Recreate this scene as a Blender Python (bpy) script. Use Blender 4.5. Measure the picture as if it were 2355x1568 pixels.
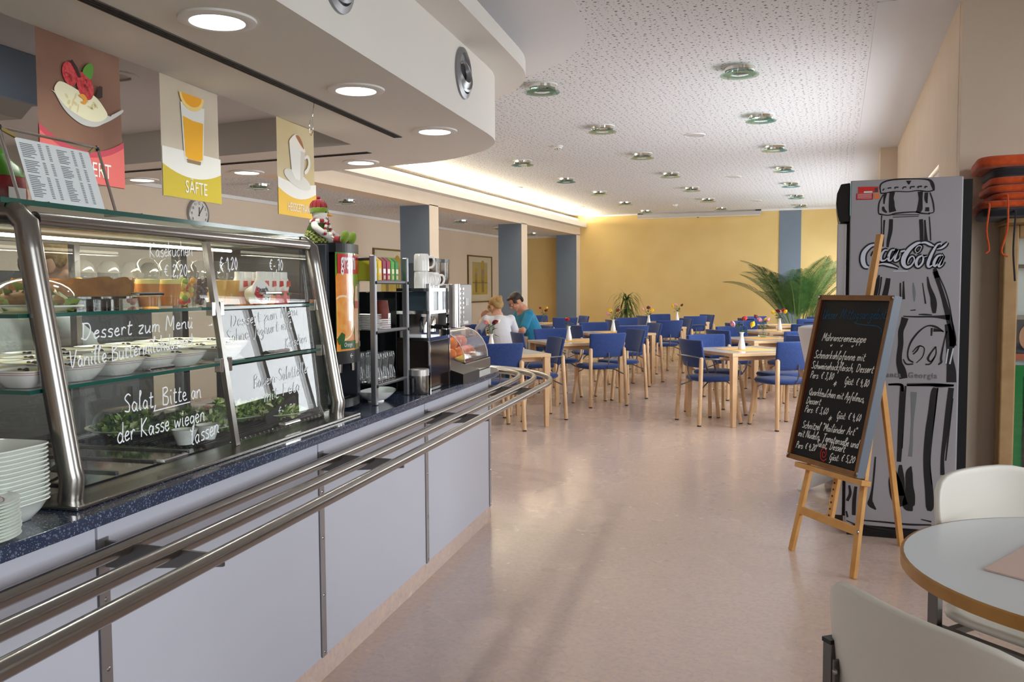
import bpy, bmesh, math, random
from mathutils import Vector, Matrix, Euler
from math import sin, cos, pi, radians as rad
S = bpy.context.scene
for o in list(bpy.data.objects): bpy.data.objects.remove(o)
COL = S.collection
rnd = random.Random(7)

# ------------------------------------------------------------ camera
cam = bpy.data.cameras.new('camera'); cam_o = bpy.data.objects.new('camera', cam); COL.objects.link(cam_o)
S.camera = cam_o
cam.sensor_width = 36.0; cam.lens = 2015.2/2355*36.0; cam.clip_start = .05
_y, _p, _r = .354884, .0595082, -.005412
_f = Vector((-sin(_y)*cos(_p), cos(_y)*cos(_p), -sin(_p))); _x = Vector((cos(_y), sin(_y), 0)); _u = _x.cross(_f)
_x2 = _x*cos(_r)+_u*sin(_r); _u2 = _u*cos(_r)-_x*sin(_r)
cam_o.matrix_world = Matrix(((_x2.x,_u2.x,-_f.x,0),(_x2.y,_u2.y,-_f.y,0),(_x2.z,_u2.z,-_f.z,1.35),(0,0,0,1)))

# ------------------------------------------------------------ world, daylight, exposure
S.view_settings.view_transform = 'Standard'; S.view_settings.look = 'None'
S.view_settings.exposure = -0.06; S.view_settings.gamma = 1.0; S.view_settings.use_curve_mapping = False
W = bpy.data.worlds.new('overcast'); S.world = W; W.use_nodes = True
_n = W.node_tree.nodes; _b = _n['Background']
_sky = _n.new('ShaderNodeTexSky'); _sky.sky_type = 'HOSEK_WILKIE'; _sky.turbidity = 8; _sky.ground_albedo = .4
_sky.sun_direction = Vector((.5, .2, .7)).normalized()
_hs = _n.new('ShaderNodeHueSaturation'); _hs.inputs['Saturation'].default_value = .35
W.node_tree.links.new(_sky.outputs[0], _hs.inputs['Color']); W.node_tree.links.new(_hs.outputs[0], _b.inputs[0])
_b.inputs[1].default_value = 1.6

def area_light(name, loc, rot, sx, sy, power, color=(1,1,1), spread=180):
    d = bpy.data.lights.new(name, 'AREA'); d.shape = 'RECTANGLE'; d.size = sx; d.size_y = sy
    d.energy = power; d.color = color; d.spread = rad(spread)
    o = bpy.data.objects.new(name, d); COL.objects.link(o); o.location = loc; o.rotation_euler = rot
    return o
DAY = (.92, .95, 1.0)
# daylight just outside the windows of the right-hand walls (they face -X)
area_light('daylight', (.95, 8.9, 1.55), (0, rad(90), 0), 1.5, 4.0, 190, DAY)
area_light('daylight', (.95, 16.0, 1.55), (0, rad(90), 0), 1.5, 7.0, 260, DAY)
area_light('daylight', (8.5, -.5, 2.6), (0, rad(90), 0), 5.4, 15.0, 2700, DAY)

# ------------------------------------------------------------ helpers
def lin(c):
    def g(x):
        x /= 255.0
        return x/12.92 if x <= .04045 else ((x+.055)/1.055)**2.4
    return (g(c[0]), g(c[1]), g(c[2]), 1)
MATS = {}
def mat(name, col, rough=.5, metal=0, noise=None, bump=None, spec=.5, coat=0, emit=None, alpha=1, trans=0, ior=1.45, sheen=0, aniso=None, sub=0):
    """principled material; noise=(scale, second colour, lo, hi); bump=(scale, strength, distance)"""
    if name in MATS: return MATS[name]
    m = bpy.data.materials.new(name); m.use_nodes = True; nt = m.node_tree; p = nt.nodes['Principled BSDF']
    p.inputs['Base Color'].default_value = lin(col); p.inputs['Roughness'].default_value = rough
    p.inputs['Metallic'].default_value = metal; p.inputs['Specular IOR Level'].default_value = spec
    p.inputs['Coat Weight'].default_value = coat; p.inputs['Coat Roughness'].default_value = .08
    p.inputs['Alpha'].default_value = alpha; p.inputs['Transmission Weight'].default_value = trans; p.inputs['IOR'].default_value = ior
    p.inputs['Sheen Weight'].default_value = sheen
    if sub: p.inputs['Subsurface Weight'].default_value = sub; p.inputs['Subsurface Radius'].default_value = (.02,.008,.004)
    tc = nt.nodes.new('ShaderNodeTexCoord')
    if noise:
        t = nt.nodes.new('ShaderNodeTexNoise'); t.inputs['Scale'].default_value = noise[0]; t.inputs['Detail'].default_value = 4
        nt.links.new(tc.outputs['Object'], t.inputs['Vector'])
        r = nt.nodes.new('ShaderNodeValToRGB'); r.color_ramp.elements[0].color = lin(col); r.color_ramp.elements[1].color = lin(noise[1])
        r.color_ramp.elements[0].position = noise[2] if len(noise) > 2 else .35; r.color_ramp.elements[1].position = noise[3] if len(noise) > 3 else .7
        nt.links.new(t.outputs['Fac'], r.inputs[0]); nt.links.new(r.outputs[0], p.inputs['Base Color'])
    if bump:
        t = nt.nodes.new('ShaderNodeTexNoise'); t.inputs['Scale'].default_value = bump[0]; t.inputs['Detail'].default_value = 3
        nt.links.new(tc.outputs['Object'], t.inputs['Vector'])
        b = nt.nodes.new('ShaderNodeBump'); b.inputs['Strength'].default_value = bump[1]; b.inputs['Distance'].default_value = bump[2] if len(bump) > 2 else .002
        nt.links.new(t.outputs['Fac'], b.inputs['Height']); nt.links.new(b.outputs[0], p.inputs['Normal'])
    if emit:
        p.inputs['Emission Color'].default_value = lin(emit[0]); p.inputs['Emission Strength'].default_value = emit[1]
    MATS[name] = m
    return m
def glass(name, tint=(251,252,251), refl=1.0, rough=0.0, veil=0.0):
    """thin sheet glass: clear transmission with fresnel reflection"""
    if name in MATS: return MATS[name]
    m = bpy.data.materials.new(name); m.use_nodes = True; nt = m.node_tree; nt.nodes.clear()
    out = nt.nodes.new('ShaderNodeOutputMaterial'); mx = nt.nodes.new('ShaderNodeMixShader')
    tr = nt.nodes.new('ShaderNodeBsdfTransparent'); tr.inputs[0].default_value = lin(tint)
    gl = nt.nodes.new('ShaderNodeBsdfGlossy'); gl.inputs['Roughness'].default_value = rough; gl.inputs[0].default_value = (refl,refl,refl,1)
    fr = nt.nodes.new('ShaderNodeFresnel'); fr.inputs[0].default_value = 1.5
    ge = nt.nodes.new('ShaderNodeNewGeometry'); iv = nt.nodes.new('ShaderNodeMath'); iv.operation = 'SUBTRACT'; iv.inputs[0].default_value = 1
    ml = nt.nodes.new('ShaderNodeMath'); ml.operation = 'MULTIPLY'; nt.links.new(ge.outputs['Backfacing'], iv.inputs[1])
    nt.links.new(iv.outputs[0], ml.inputs[0]); nt.links.new(fr.outputs[0], ml.inputs[1])
    nt.links.new(ml.outputs[0], mx.inputs[0]); nt.links.new(tr.outputs[0], mx.inputs[1]); nt.links.new(gl.outputs[0], mx.inputs[2])
    last = mx
    if veil:
        df = nt.nodes.new('ShaderNodeBsdfDiffuse'); df.inputs[0].default_value = (.8,.8,.8,1)
        m2 = nt.nodes.new('ShaderNodeMixShader'); m2.inputs[0].default_value = veil
        nt.links.new(mx.outputs[0], m2.inputs[1]); nt.links.new(df.outputs[0], m2.inputs[2]); last = m2
    nt.links.new(last.outputs[0], out.inputs[0])
    MATS[name] = m
    return m

def catmull(pts, k=6, closed=False):
    P = [Vector(p) for p in pts]; n = len(P); out = []
    if n < 3: return P
    rng = n if closed else n-1
    for i in range(rng):
        p0 = P[(i-1) % n] if (closed or i > 0) else P[0]*2-P[1]
        p1 = P[i]; p2 = P[(i+1) % n]; p3 = P[(i+2) % n] if (closed or i+2 < n) else P[-1]*2-P[-2]
        for j in range(k):
            t = j/k
            out.append(.5*((2*p1)+(p2-p0)*t+(2*p0-5*p1+4*p2-p3)*t*t+(3*p1-p0-3*p2+p3)*t*t*t))
    if not closed: out.append(P[-1])
    return out

class MB:
    """collects shapes; build() links them as ONE mesh object"""
    def __init__(s): s.v = []; s.f = []; s.mi = []; s.cur = 0
    def _add(s, vs, fs):
        b = len(s.v); s.v += [tuple(v) for v in vs]; s.f += [tuple(i+b for i in f) for f in fs]; s.mi += [s.cur]*len(fs); return s
    def m(s, i): s.cur = i; return s
    def box(s, x0, y0, z0, x1, y1, z1):
        return s._add([(x0,y0,z0),(x1,y0,z0),(x1,y1,z0),(x0,y1,z0),(x0,y0,z1),(x1,y0,z1),(x1,y1,z1),(x0,y1,z1)],
                      [(3,2,1,0),(4,5,6,7),(0,1,5,4),(1,2,6,5),(2,3,7,6),(3,0,4,7)])
    def obox(s, c, size, R=None):
        c = Vector(c); h = Vector(size)*.5; R = R or Matrix.Identity(3); vs = []
        for z in (-1,1):
            for x, y in ((-1,-1),(1,-1),(1,1),(-1,1)): vs.append(c+R@Vector((x*h.x,y*h.y,z*h.z)))
        return s._add(vs, [(3,2,1,0),(4,5,6,7),(0,1,5,4),(1,2,6,5),(2,3,7,6),(3,0,4,7)])
    def bar(s, p, q, w, d, up=(0,0,1), w2=None, d2=None):
        """rectangular bar from p to q (w across, d along up)"""
        p = Vector(p); q = Vector(q); a = (q-p).normalized(); x = a.cross(Vector(up))
        if x.length < 1e-4: x = a.cross(Vector((0,1,0)))
        x.normalize(); y = x.cross(a); vs = []
        for c, ww, dd in ((p,w,d),(q,w2 or w,d2 or d)):
            for i, j in ((-1,-1),(1,-1),(1,1),(-1,1)): vs.append(c+x*(i*ww/2)+y*(j*dd/2))
        return s._add(vs, [(3,2,1,0),(4,5,6,7),(0,1,5,4),(1,2,6,5),(2,3,7,6),(3,0,4,7)])
    def tube(s, pts, r, n=10, closed=False, caps=True, rs=None):
        P = [Vector(p) for p in pts]; k = len(P)
        if k < 2: return s
        tan = []
        for i in range(k):
            if closed: t = P[(i+1) % k]-P[i-1]
            else: t = P[min(i+1,k-1)]-P[max(i-1,0)]
            tan.append(t.normalized() if t.length > 1e-9 else Vector((0,0,1)))
        u = tan[0].orthogonal().normalized(); vs = []
        for i in range(k):
            u = (u-tan[i]*u.dot(tan[i]))
            u = u.normalized() if u.length > 1e-6 else tan[i].orthogonal().normalized()
            w = tan[i].cross(u); rr = rs[i] if rs else r
            for j in range(n):
                a = 2*pi*j/n; vs.append(P[i]+u*(cos(a)*rr)+w*(sin(a)*rr))
        fs = []
        for i in range(k if closed else k-1):
            i2 = (i+1) % k
            for j in range(n):
                j2 = (j+1) % n; fs.append((i*n+j,i*n+j2,i2*n+j2,i2*n+j))
        if caps and not closed: fs += [tuple(range(n))[::-1], tuple((k-1)*n+j for j in range(n))]
        return s._add(vs, fs)
    def cyl(s, p, q, r, r2=None, n=12, caps=True): return s.tube([p,q], r, n, False, caps, [r, r if r2 is None else r2])
    def lathe(s, prof, n=20, c=(0,0,0), R=None, sq=None, caps=True):
        """prof = [(r,z)...] turned about z; sq = superellipse exponent for square-ish forms"""
        c = Vector(c); R = R or Matrix.Identity(3); vs = []; rows = []
        for r, z in prof:
            if r < 1e-6: rows.append([len(vs)]); vs.append(c+R@Vector((0,0,z))); continue
            rows.append(list(range(len(vs),len(vs)+n)))
            for j in range(n):
                a = 2*pi*j/n; x, y = cos(a), sin(a)
                if sq:
                    k = (abs(x)**sq+abs(y)**sq)**(-1/sq); x *= k; y *= k
                vs.append(c+R@Vector((x*r,y*r,z)))
        fs = []
        for A, B in zip(rows[:-1],rows[1:]):
            for j in range(n):
                j2 = (j+1) % n
                if len(A) == 1 and len(B) == 1: continue
                if len(B) == 1: fs.append((A[j],A[j2],B[0]))
                elif len(A) == 1: fs.append((A[0],B[j2],B[j]))
                else: fs.append((A[j],A[j2],B[j2],B[j]))
        if caps and not (len(prof) == 2 and abs(prof[0][1]-prof[1][1]) < 1e-6):
            if len(rows[0]) > 1: fs.append(tuple(rows[0])[::-1])
            if len(rows[-1]) > 1: fs.append(tuple(rows[-1]))
        return s._add(vs, fs)
    def ball(s, c, r, n=12, m=8, R=None):
        rx, ry, rz = (r,r,r) if not hasattr(r,'__len__') else r
        c = Vector(c); R = R or Matrix.Identity(3)
        vs = [c+R@Vector((0,0,-rz))]
        for i in range(1,m):
            t = -pi/2+pi*i/m
            for j in range(n):
                a = 2*pi*j/n; vs.append(c+R@Vector((rx*cos(t)*cos(a),ry*cos(t)*sin(a),rz*sin(t))))
        vs.append(c+R@Vector((0,0,rz))); fs = []
        for j in range(n): fs.append((0,1+(j+1)%n,1+j))
        for i in range(m-2):
            for j in range(n): fs.append((1+i*n+j,1+i*n+(j+1)%n,1+(i+1)*n+(j+1)%n,1+(i+1)*n+j))
        t = len(vs)-1; b = 1+(m-2)*n
        for j in range(n): fs.append((b+j,b+(j+1)%n,t))
        return s._add(vs, fs)
    def prism(s, pts, z0, z1, fn=None):
        """polygon (x,y) extruded z0..z1; fn maps (x,y,z) to a point"""
        fn = fn or (lambda x,y,z:(x,y,z)); n = len(pts)
        a = sum(pts[i][0]*pts[(i+1)%n][1]-pts[(i+1)%n][0]*pts[i][1] for i in range(n))
        if a < 0: pts = pts[::-1]
        vs = [fn(x,y,z0) for x,y in pts]+[fn(x,y,z1) for x,y in pts]
        fs = [tuple(range(n))[::-1], tuple(range(n,2*n))]+[(i,(i+1)%n,n+(i+1)%n,n+i) for i in range(n)]
        return s._add(vs, fs)
    def grid(s, fn, nu, nv, close_u=False):
        vs = [fn(i/(nu if close_u else nu-1),j/(nv-1)) for i in range(nu) for j in range(nv)]; fs = []
        for i in range(nu if close_u else nu-1):
            i2 = (i+1) % nu
            for j in range(nv-1): fs.append((i*nv+j,i2*nv+j,i2*nv+j+1,i*nv+j+1))
        return s._add(vs, fs)
    def ribbon(s, pts, w, nrm, lift=0, nib=None):
        """flat stroke of width w along pts lying in the plane of normal nrm"""
        P = [Vector(p) for p in pts]; nrm = Vector(nrm).normalized(); vs = []; k = len(P)
        for i in range(k):
            t = P[min(i+1,k-1)]-P[max(i-1,0)]
            t = t.normalized() if t.length > 1e-9 else Vector((1,0,0))
            x = nrm.cross(t)*(w/2)
            if nib is not None: x = Vector(nib)*.5+x*.35
            vs += [P[i]-x+nrm*lift, P[i]+x+nrm*lift]
        return s._add(vs, [(2*i,2*i+2,2*i+3,2*i+1) for i in range(k-1)])
    def xf(s, M):
        s.v = [tuple(M@Vector(v)) for v in s.v]; return s
    def mesh(s, name, mats, smooth=False, ang=35):
        me = bpy.data.meshes.new(name); me.from_pydata(s.v, [], s.f)
        if not isinstance(mats, (list,tuple)): mats = [mats]
        for m in mats: me.materials.append(m)
        if max(s.mi, default=0) > 0: me.polygons.foreach_set('material_index', s.mi)
        bm = bmesh.new(); bm.from_mesh(me); bmesh.ops.recalc_face_normals(bm, faces=bm.faces); bm.to_mesh(me); bm.free()
        if smooth: me.shade_smooth(); me.set_sharp_from_angle(angle=rad(ang))
        me.update(); return me
    def build(s, name, mats, parent=None, smooth=False, bevel=0, ang=35, loc=None, rz=0):
        o = bpy.data.objects.new(name, s.mesh(name, mats, smooth, ang)); COL.objects.link(o)
        if parent is not None: o.parent = parent
        if loc is not None: o.location = loc
        if rz: o.rotation_euler = (0,0,rz)
        if bevel:
            b = o.modifiers.new('bevel','BEVEL'); b.width = bevel; b.segments = 2; b.limit_method = 'ANGLE'; b.angle_limit = rad(40)
        return o
def tag(o, label, cat, group=None):
    o['label'] = label; o['category'] = cat
    if group: o['group'] = group
    return o
def struct(o): o['kind'] = 'structure'; return o
def thing(name, label, cat, loc=(0,0,0), rz=0, group=None):
    o = bpy.data.objects.new(name, None); COL.objects.link(o); o.empty_display_size = .1
    o.location = loc; o.rotation_euler = (0,0,rz); return tag(o, label, cat, group)
def kids(o): return [c for c in bpy.data.objects if c.parent == o]
def dup(root, loc, rz, label, group=None, childmap=None):
    r = root.copy(); COL.objects.link(r); r.location = loc; r.rotation_euler = (0,0,rz); r['label'] = label
    if group: r['group'] = group
    for ch in root_kids[root.name] if root.name in root_kids else kids(root):
        c = ch.copy(); COL.objects.link(c); c.parent = r
        for g in (root_kids[ch.name] if ch.name in root_kids else kids(ch)):
            d = g.copy(); COL.objects.link(d); d.parent = c
    return r
root_kids = {}
def cache(o):
    root_kids[o.name] = kids(o)
    for c in root_kids[o.name]: root_kids[c.name] = kids(c)
def empty_part(name, parent):
    o = bpy.data.objects.new(name, None); COL.objects.link(o); o.parent = parent; o.empty_display_size = .05; return o

# counter frame: s runs along the counter away from the camera, o points out to the guests
KX, KY, KA = -1.644, 2.534, rad(6.229)
def lw(o, s, z=0.0): return Vector((KX+cos(KA)*o-sin(KA)*s, KY+sin(KA)*o+cos(KA)*s, z))
WT = .875   # worktop height
TH = .72    # table height
CEIL = 3.04
# ------------------------------------------------------------ materials of the setting
def ceiling_mat(name, holes):
    m = mat(name, (228,229,233), .85, bump=(180,.05,.001))
    if not holes: return m
    nt = m.node_tree; p = nt.nodes['Principled BSDF']; tc = nt.nodes.new('ShaderNodeTexCoord')
    mul = None; base = lin((228,229,233))
    prev = None
    for sc, th in ((15,.125),(25,.10)):
        v = nt.nodes.new('ShaderNodeTexVoronoi'); v.voronoi_dimensions = '2D'; v.inputs['Scale'].default_value = sc; v.inputs['Randomness'].default_value = .6
        nt.links.new(tc.outputs['Object'], v.inputs['Vector'])
        sep = nt.nodes.new('ShaderNodeSeparateColor'); nt.links.new(v.outputs['Color'], sep.inputs[0])
        rr = nt.nodes.new('ShaderNodeMath'); rr.operation = 'MULTIPLY_ADD'; rr.inputs[1].default_value = th*.55; rr.inputs[2].default_value = th*.65
        nt.links.new(sep.outputs[0], rr.inputs[0])
        lt = nt.nodes.new('ShaderNodeMath'); lt.operation = 'LESS_THAN'
        nt.links.new(v.outputs['Distance'], lt.inputs[0]); nt.links.new(rr.outputs[0], lt.inputs[1])
        if prev is None: prev = lt
        else:
            mx = nt.nodes.new('ShaderNodeMath'); mx.operation = 'MAXIMUM'
            nt.links.new(prev.outputs[0], mx.inputs[0]); nt.links.new(lt.outputs[0], mx.inputs[1]); prev = mx
    mixc = nt.nodes.new('ShaderNodeMix'); mixc.data_type = 'RGBA'; mixc.inputs['A'].default_value = base; mixc.inputs['B'].default_value = lin((128,120,116))
    nt.links.new(prev.outputs[0], mixc.inputs['Factor']); nt.links.new(mixc.outputs['Result'], p.inputs['Base Color'])
    return m
M_CEIL = ceiling_mat('perforated plaster', True)
M_CEILP = ceiling_mat('plain plaster', False)
M_CREAM = mat('cream paint', (236,220,200), .8, noise=(3,(232,215,194)), bump=(260,.06,.001))
M_CREAM2 = mat('beige paint', (224,208,188), .8, bump=(260,.06,.001))
M_YELLOW = mat('yellow woodchip paint', (230,202,138), .8, noise=(2,(226,196,130)), bump=(220,.12,.002))
M_BLUE = mat('grey blue paint', (118,132,148), .75, bump=(220,.1,.002))
M_SOFFIT = mat('off white soffit paint', (230,227,221), .75, bump=(240,.05,.001))
M_TRIM = mat('white trim', (236,234,232), .6)
M_WINFR = mat('white window frame', (236,236,236), .4)
M_PANE = glass('window glass')
def floor_mat():
    m = mat('speckled linoleum', (214,186,170), .2, spec=.5, coat=.35)
    nt = m.node_tree; p = nt.nodes['Principled BSDF']; tc = nt.nodes.new('ShaderNodeTexCoord')
    def nz(scale, detail, rough=.6):
        t = nt.nodes.new('ShaderNodeTexNoise'); t.inputs['Scale'].default_value = scale; t.inputs['Detail'].default_value = detail; t.inputs['Roughness'].default_value = rough
        nt.links.new(tc.outputs['Object'], t.inputs['Vector']); return t
    def ramp(src, lo, hi, c0=(0,0,0,1), c1=(1,1,1,1)):
        r = nt.nodes.new('ShaderNodeValToRGB'); r.color_ramp.elements[0].position = lo; r.color_ramp.elements[1].position = hi
        r.color_ramp.elements[0].color = c0; r.color_ramp.elements[1].color = c1; nt.links.new(src, r.inputs[0]); return r
    a = ramp(nz(9,2).outputs['Fac'], .3, .7, lin((208,184,173)), lin((214,190,178)))
    b = ramp(nz(58,2,.5).outputs['Fac'], .45, .7)
    c = ramp(nz(36,2,.5).outputs['Fac'], .45, .7)
    m1 = nt.nodes.new('ShaderNodeMix'); m1.data_type = 'RGBA'; m1.inputs['B'].default_value = lin((199,178,173))
    m2 = nt.nodes.new('ShaderNodeMix'); m2.data_type = 'RGBA'; m2.inputs['B'].default_value = lin((217,191,173))
    nt.links.new(b.outputs[0], m1.inputs['Factor']); nt.links.new(a.outputs[0], m1.inputs['A'])
    nt.links.new(c.outputs[0], m2.inputs['Factor']); nt.links.new(m1.outputs['Result'], m2.inputs['A'])
    nt.links.new(m2.outputs['Result'], p.inputs['Base Color'])
    r = ramp(nz(2.2,3).outputs['Fac'], .3, .75, (.24,.24,.24,1), (.30,.30,.30,1)); nt.links.new(r.outputs[0], p.inputs['Roughness'])
    p.inputs['Coat Roughness'].default_value = .16
    bp = nt.nodes.new('ShaderNodeBump'); bp.inputs['Strength'].default_value = .03; bp.inputs['Distance'].default_value = .002
    nt.links.new(nz(3,2).outputs['Fac'], bp.inputs['Height']); nt.links.new(bp.outputs[0], p.inputs['Normal'])
    return m
M_FLOOR = floor_mat()
M_STEEL = mat('brushed stainless steel', (158,155,151), .24, 1, bump=(90,.03,.001))
M_CHROME = mat('chrome', (225,225,225), .07, 1)
M_STEELD = mat('dark grey steel', (120,118,114), .35, 1)
M_BLACK = mat('black plastic', (22,23,26), .35)
M_BLACKM = mat('matt black', (16,16,18), .7)
M_WHITE = mat('white china', (238,238,234), .18, coat=.4)

# ------------------------------------------------------------ room shell
F0, F1 = -6.5, 19.85
struct(MB().box(-7.7,F0-.2,-.12,3.6,F1+.2,0).build('floor', M_FLOOR))
struct(MB().box(-7.7,F0-.2,CEIL,3.6,F1+.2,CEIL+.15).build('ceiling', M_CEIL))
struct(MB().box(-7.7,F1,0,.9,F1+.15,CEIL).build('wall_far', M_YELLOW))
struct(MB().box(-7.62,F0,0,-7.47,F1,CEIL).build('wall_left', M_CREAM2))
struct(MB().box(-7.7,F0-.15,0,3.6,F0,CEIL).build('wall_back', M_CREAM2))
# right wall with its windows: openings are real holes
def wall_with_windows(name, x0, x1, y0, y1, wins, m):
    b = MB(); y = y0
    for (a, c, zb, zt) in wins:
        b.box(x0,y,0,x1,a,CEIL); b.box(x0,a,0,x1,c,zb); b.box(x0,a,zt,x1,c,CEIL); y = c
    b.box(x0,y,0,x1,y1,CEIL)
    return struct(b.build(name, m))
def window(n, x, y0, y1, z0, z1, bays, th=.07):
    o = struct(MB().box(x,y0,z0,x+th,y1,z0+.06).box(x,y0,z1-.06,x+th,y1,z1).box(x,y0,z0+.06,x+th,y0+.06,z1-.06).box(x,y1-.06,z0+.06,x+th,y1,z1-.06).build('window_%d' % n, M_WINFR))
    w = (y1-y0-.12)/bays
    for i in range(bays):
        a = y0+.06+i*w
        if i: MB().box(x+.005,a-.04,z0+.06,x+th-.005,a+.04,z1-.06).build('mullion', M_WINFR, o)
        MB().box(x+.03,a+(.04 if i else 0),z0+.06,x+.036,a+w-(.04 if i < bays-1 else 0),z1-.06).build('pane', M_PANE, o)
    MB().box(x-.16,y0-.05,z0-.05,x,y1+.05,z0).build('window_sill', M_TRIM, o)
    return o
wall_with_windows('wall_right', .66, .82, 5.89, F1, [(6.9,10.9,.85,2.21),(12.5,19.4,.85,2.3)], M_CREAM)
window(1, .70, 6.9, 10.9, .85, 2.21, 4); window(2, .70, 12.5, 19.4, .85, 2.3, 6)
struct(MB().box(.471,11.65,0,.66,12.1,CEIL).build('wall_pier', M_CREAM2))
struct(MB().box(.66,5.75,0,3.6,5.9,CEIL).build('wall_right_return', M_CREAM2))
wall_with_windows('wall_right_near', 2.6, 2.8, F0, 5.75, [(-6.0,-2.6,.4,2.7),(-2.0,1.2,.4,2.7),(1.95,5.1,.4,2.7)], M_CREAM2)
window(3, 2.64, -2.0, 1.2, .4, 2.7, 3); window(5, 2.64, -6.0, -2.6, .4, 2.7, 3); window(4, 2.64, 1.95, 5.1, .4, 2.7, 3)  # the rearmost window is unseen, added for light on the return wall
# plain plaster borders of the perforated ceiling
struct(MB().box(.2,5.75,CEIL-.004,.66,F1,CEIL-.001).build('ceiling_border_right', M_CEILP))
struct(MB().box(-5.5,F1-.3,CEIL-.004,.2,F1,CEIL-.001).build('ceiling_border_far', M_CEILP))
struct(MB().box(-5.5,F1-.05,CEIL-.04,.66,F1,CEIL-.004).build('trim_1', M_TRIM))
struct(MB().box(-7.47,6.8,2.545,-7.43,F1,2.588).box(-7.43,F1-.04,2.545,-5.65,F1,2.588).build('trim_2', M_TRIM))
# columns and the painted pilaster of the far wall
def column(n, x0, y0, x1, y1, z1):
    o = struct(MB().box(x0,y0,0,x1,y1,z1).build('column_%d' % n, M_CREAM))
    struct(MB().box(x0-.001,y0-.006,.1,x1-.006,y0,z1).build('blue_face', M_BLUE, o)); del o.children[0]['kind']
    return o
c1 = column(1,-6.13,11.77,-5.647,12.08,2.60); column(2,-6.12,15.8,-5.647,16.12,2.60); column(3,-6.137,19.56,-5.647,F1,2.60)
for x in (-6.05,-5.76): MB().ball((x,11.757,1.72),.012,8,6).build('bolt', M_STEEL, c1)
MB().box(-6.08,11.75,1.30,-5.73,11.757,1.74).build('clear_plate', glass('acrylic plate',(225,230,232)), c1)
struct(MB().box(-1.184,F1-.02,0,-.738,F1,CEIL-.04).build('wall_far_blue_stripe', M_BLUE))
# low ceiling of the side aisle, beam and cove lip
struct(MB().box(-7.47,6.3,2.588,-5.95,F1,2.66).build('ceiling_low', M_CEIL))
struct(MB().box(-5.95,6.6,2.588,-5.647,F1,2.96).build('beam', M_CREAM))
lip = [(-5.647,6.5),(-5.647,F1),(-5.49,F1),(-5.49,9.0),(-5.47,7.6),(-5.40,6.9),(-5.30,6.5)]
struct(MB().prism(lip,2.765,2.80).prism([(-5.52,F1),(-5.49,F1),(-5.49,9.0),(-5.47,7.6),(-5.40,6.9),(-5.30,6.5),(-5.33,6.5),(-5.43,6.9),(-5.50,7.6),(-5.52,9.0)],2.80,2.875).build('cove_lip', M_SOFFIT))
# fluorescent tubes hidden in the cove
M_TUBE = mat('lit warm fluorescent tube', (255,240,205), .5, emit=((255,232,180),14))
for i in range(7):
    y = 8.6+i*1.58
    t = thing('cove_lamp', 'warm white fluorescent tube %s in the cove above the aisle beam' % ['nearest the serving counter','second from the counter','third from the counter','in the middle','third from the yellow wall','second from the yellow wall','nearest the yellow wall'][i], 'lamp', (-5.585,y,2.815), 0, 'fluorescent tubes in the cove')
    MB().cyl((0,.03,.02),(0,1.47,.02),.013,n=8).build('tube', M_TUBE, t, True)
    MB().box(-.02,0,-.014,.02,1.5,.004).build('batten', M_TRIM, t)
    for q in (0,1.47): MB().box(-.012,q,.004,.012,q+.03,.036).build('lamp_holder', M_TRIM, t)
    area_light('cove_light', (-5.575,y+.75,2.865), (rad(180),rad(38),0), .06, 1.46, 62, (1,.87,.62))
# serving soffit over the counter (outline in the counter frame)
OUT = [(-.18,-5.6),(-.18,2.80)]+[(p.x,p.y) for p in catmull([(-.18,2.80),(-.195,3.02),(-.26,3.25),(-.46,3.56),(-.92,3.91),(-1.55,4.09),(-2.1,4.17)],5)][1:]+[(-4.2,4.52),(-5.5,4.74)]
INN = [(-5.5,3.72),(-3.31,3.37),(-1.83,3.08),(-1.2,2.97),(-1.2,-5.6)]
fl = lambda x,y,z: tuple(lw(x,y,z))
struct(MB().prism(OUT+INN,2.35,CEIL,fl).build('soffit', M_SOFFIT, smooth=True))
struct(MB().prism([(-1.2,-5.6),(-1.2,2.97),(-1.83,3.08),(-3.31,3.37),(-5.5,3.72),(-5.5,-5.6)],2.585,2.64,fl).build('ceiling_kitchen', M_CEILP))
def offs(pts, d):
    out = []
    for i, p in enumerate(pts):
        a = Vector(pts[max(i-1,0)]); b = Vector(pts[min(i+1,len(pts)-1)]); t = (b-a).normalized()
        out.append((p[0]+t.y*d, p[1]-t.x*d))
    return out
COR = OUT[:-1]
struct(MB().prism(offs(COR,.21)+COR[::-1],2.78,2.815,fl).prism(offs(COR,.21)+offs(COR,.18)[::-1],2.815,2.88,fl).build('soffit_cornice', M_SOFFIT, smooth=True))
struct(MB().prism(offs(COR,.62)+COR[::-1],CEIL-.004,CEIL-.001,fl).build('ceiling_border_soffit', M_CEILP))
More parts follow.
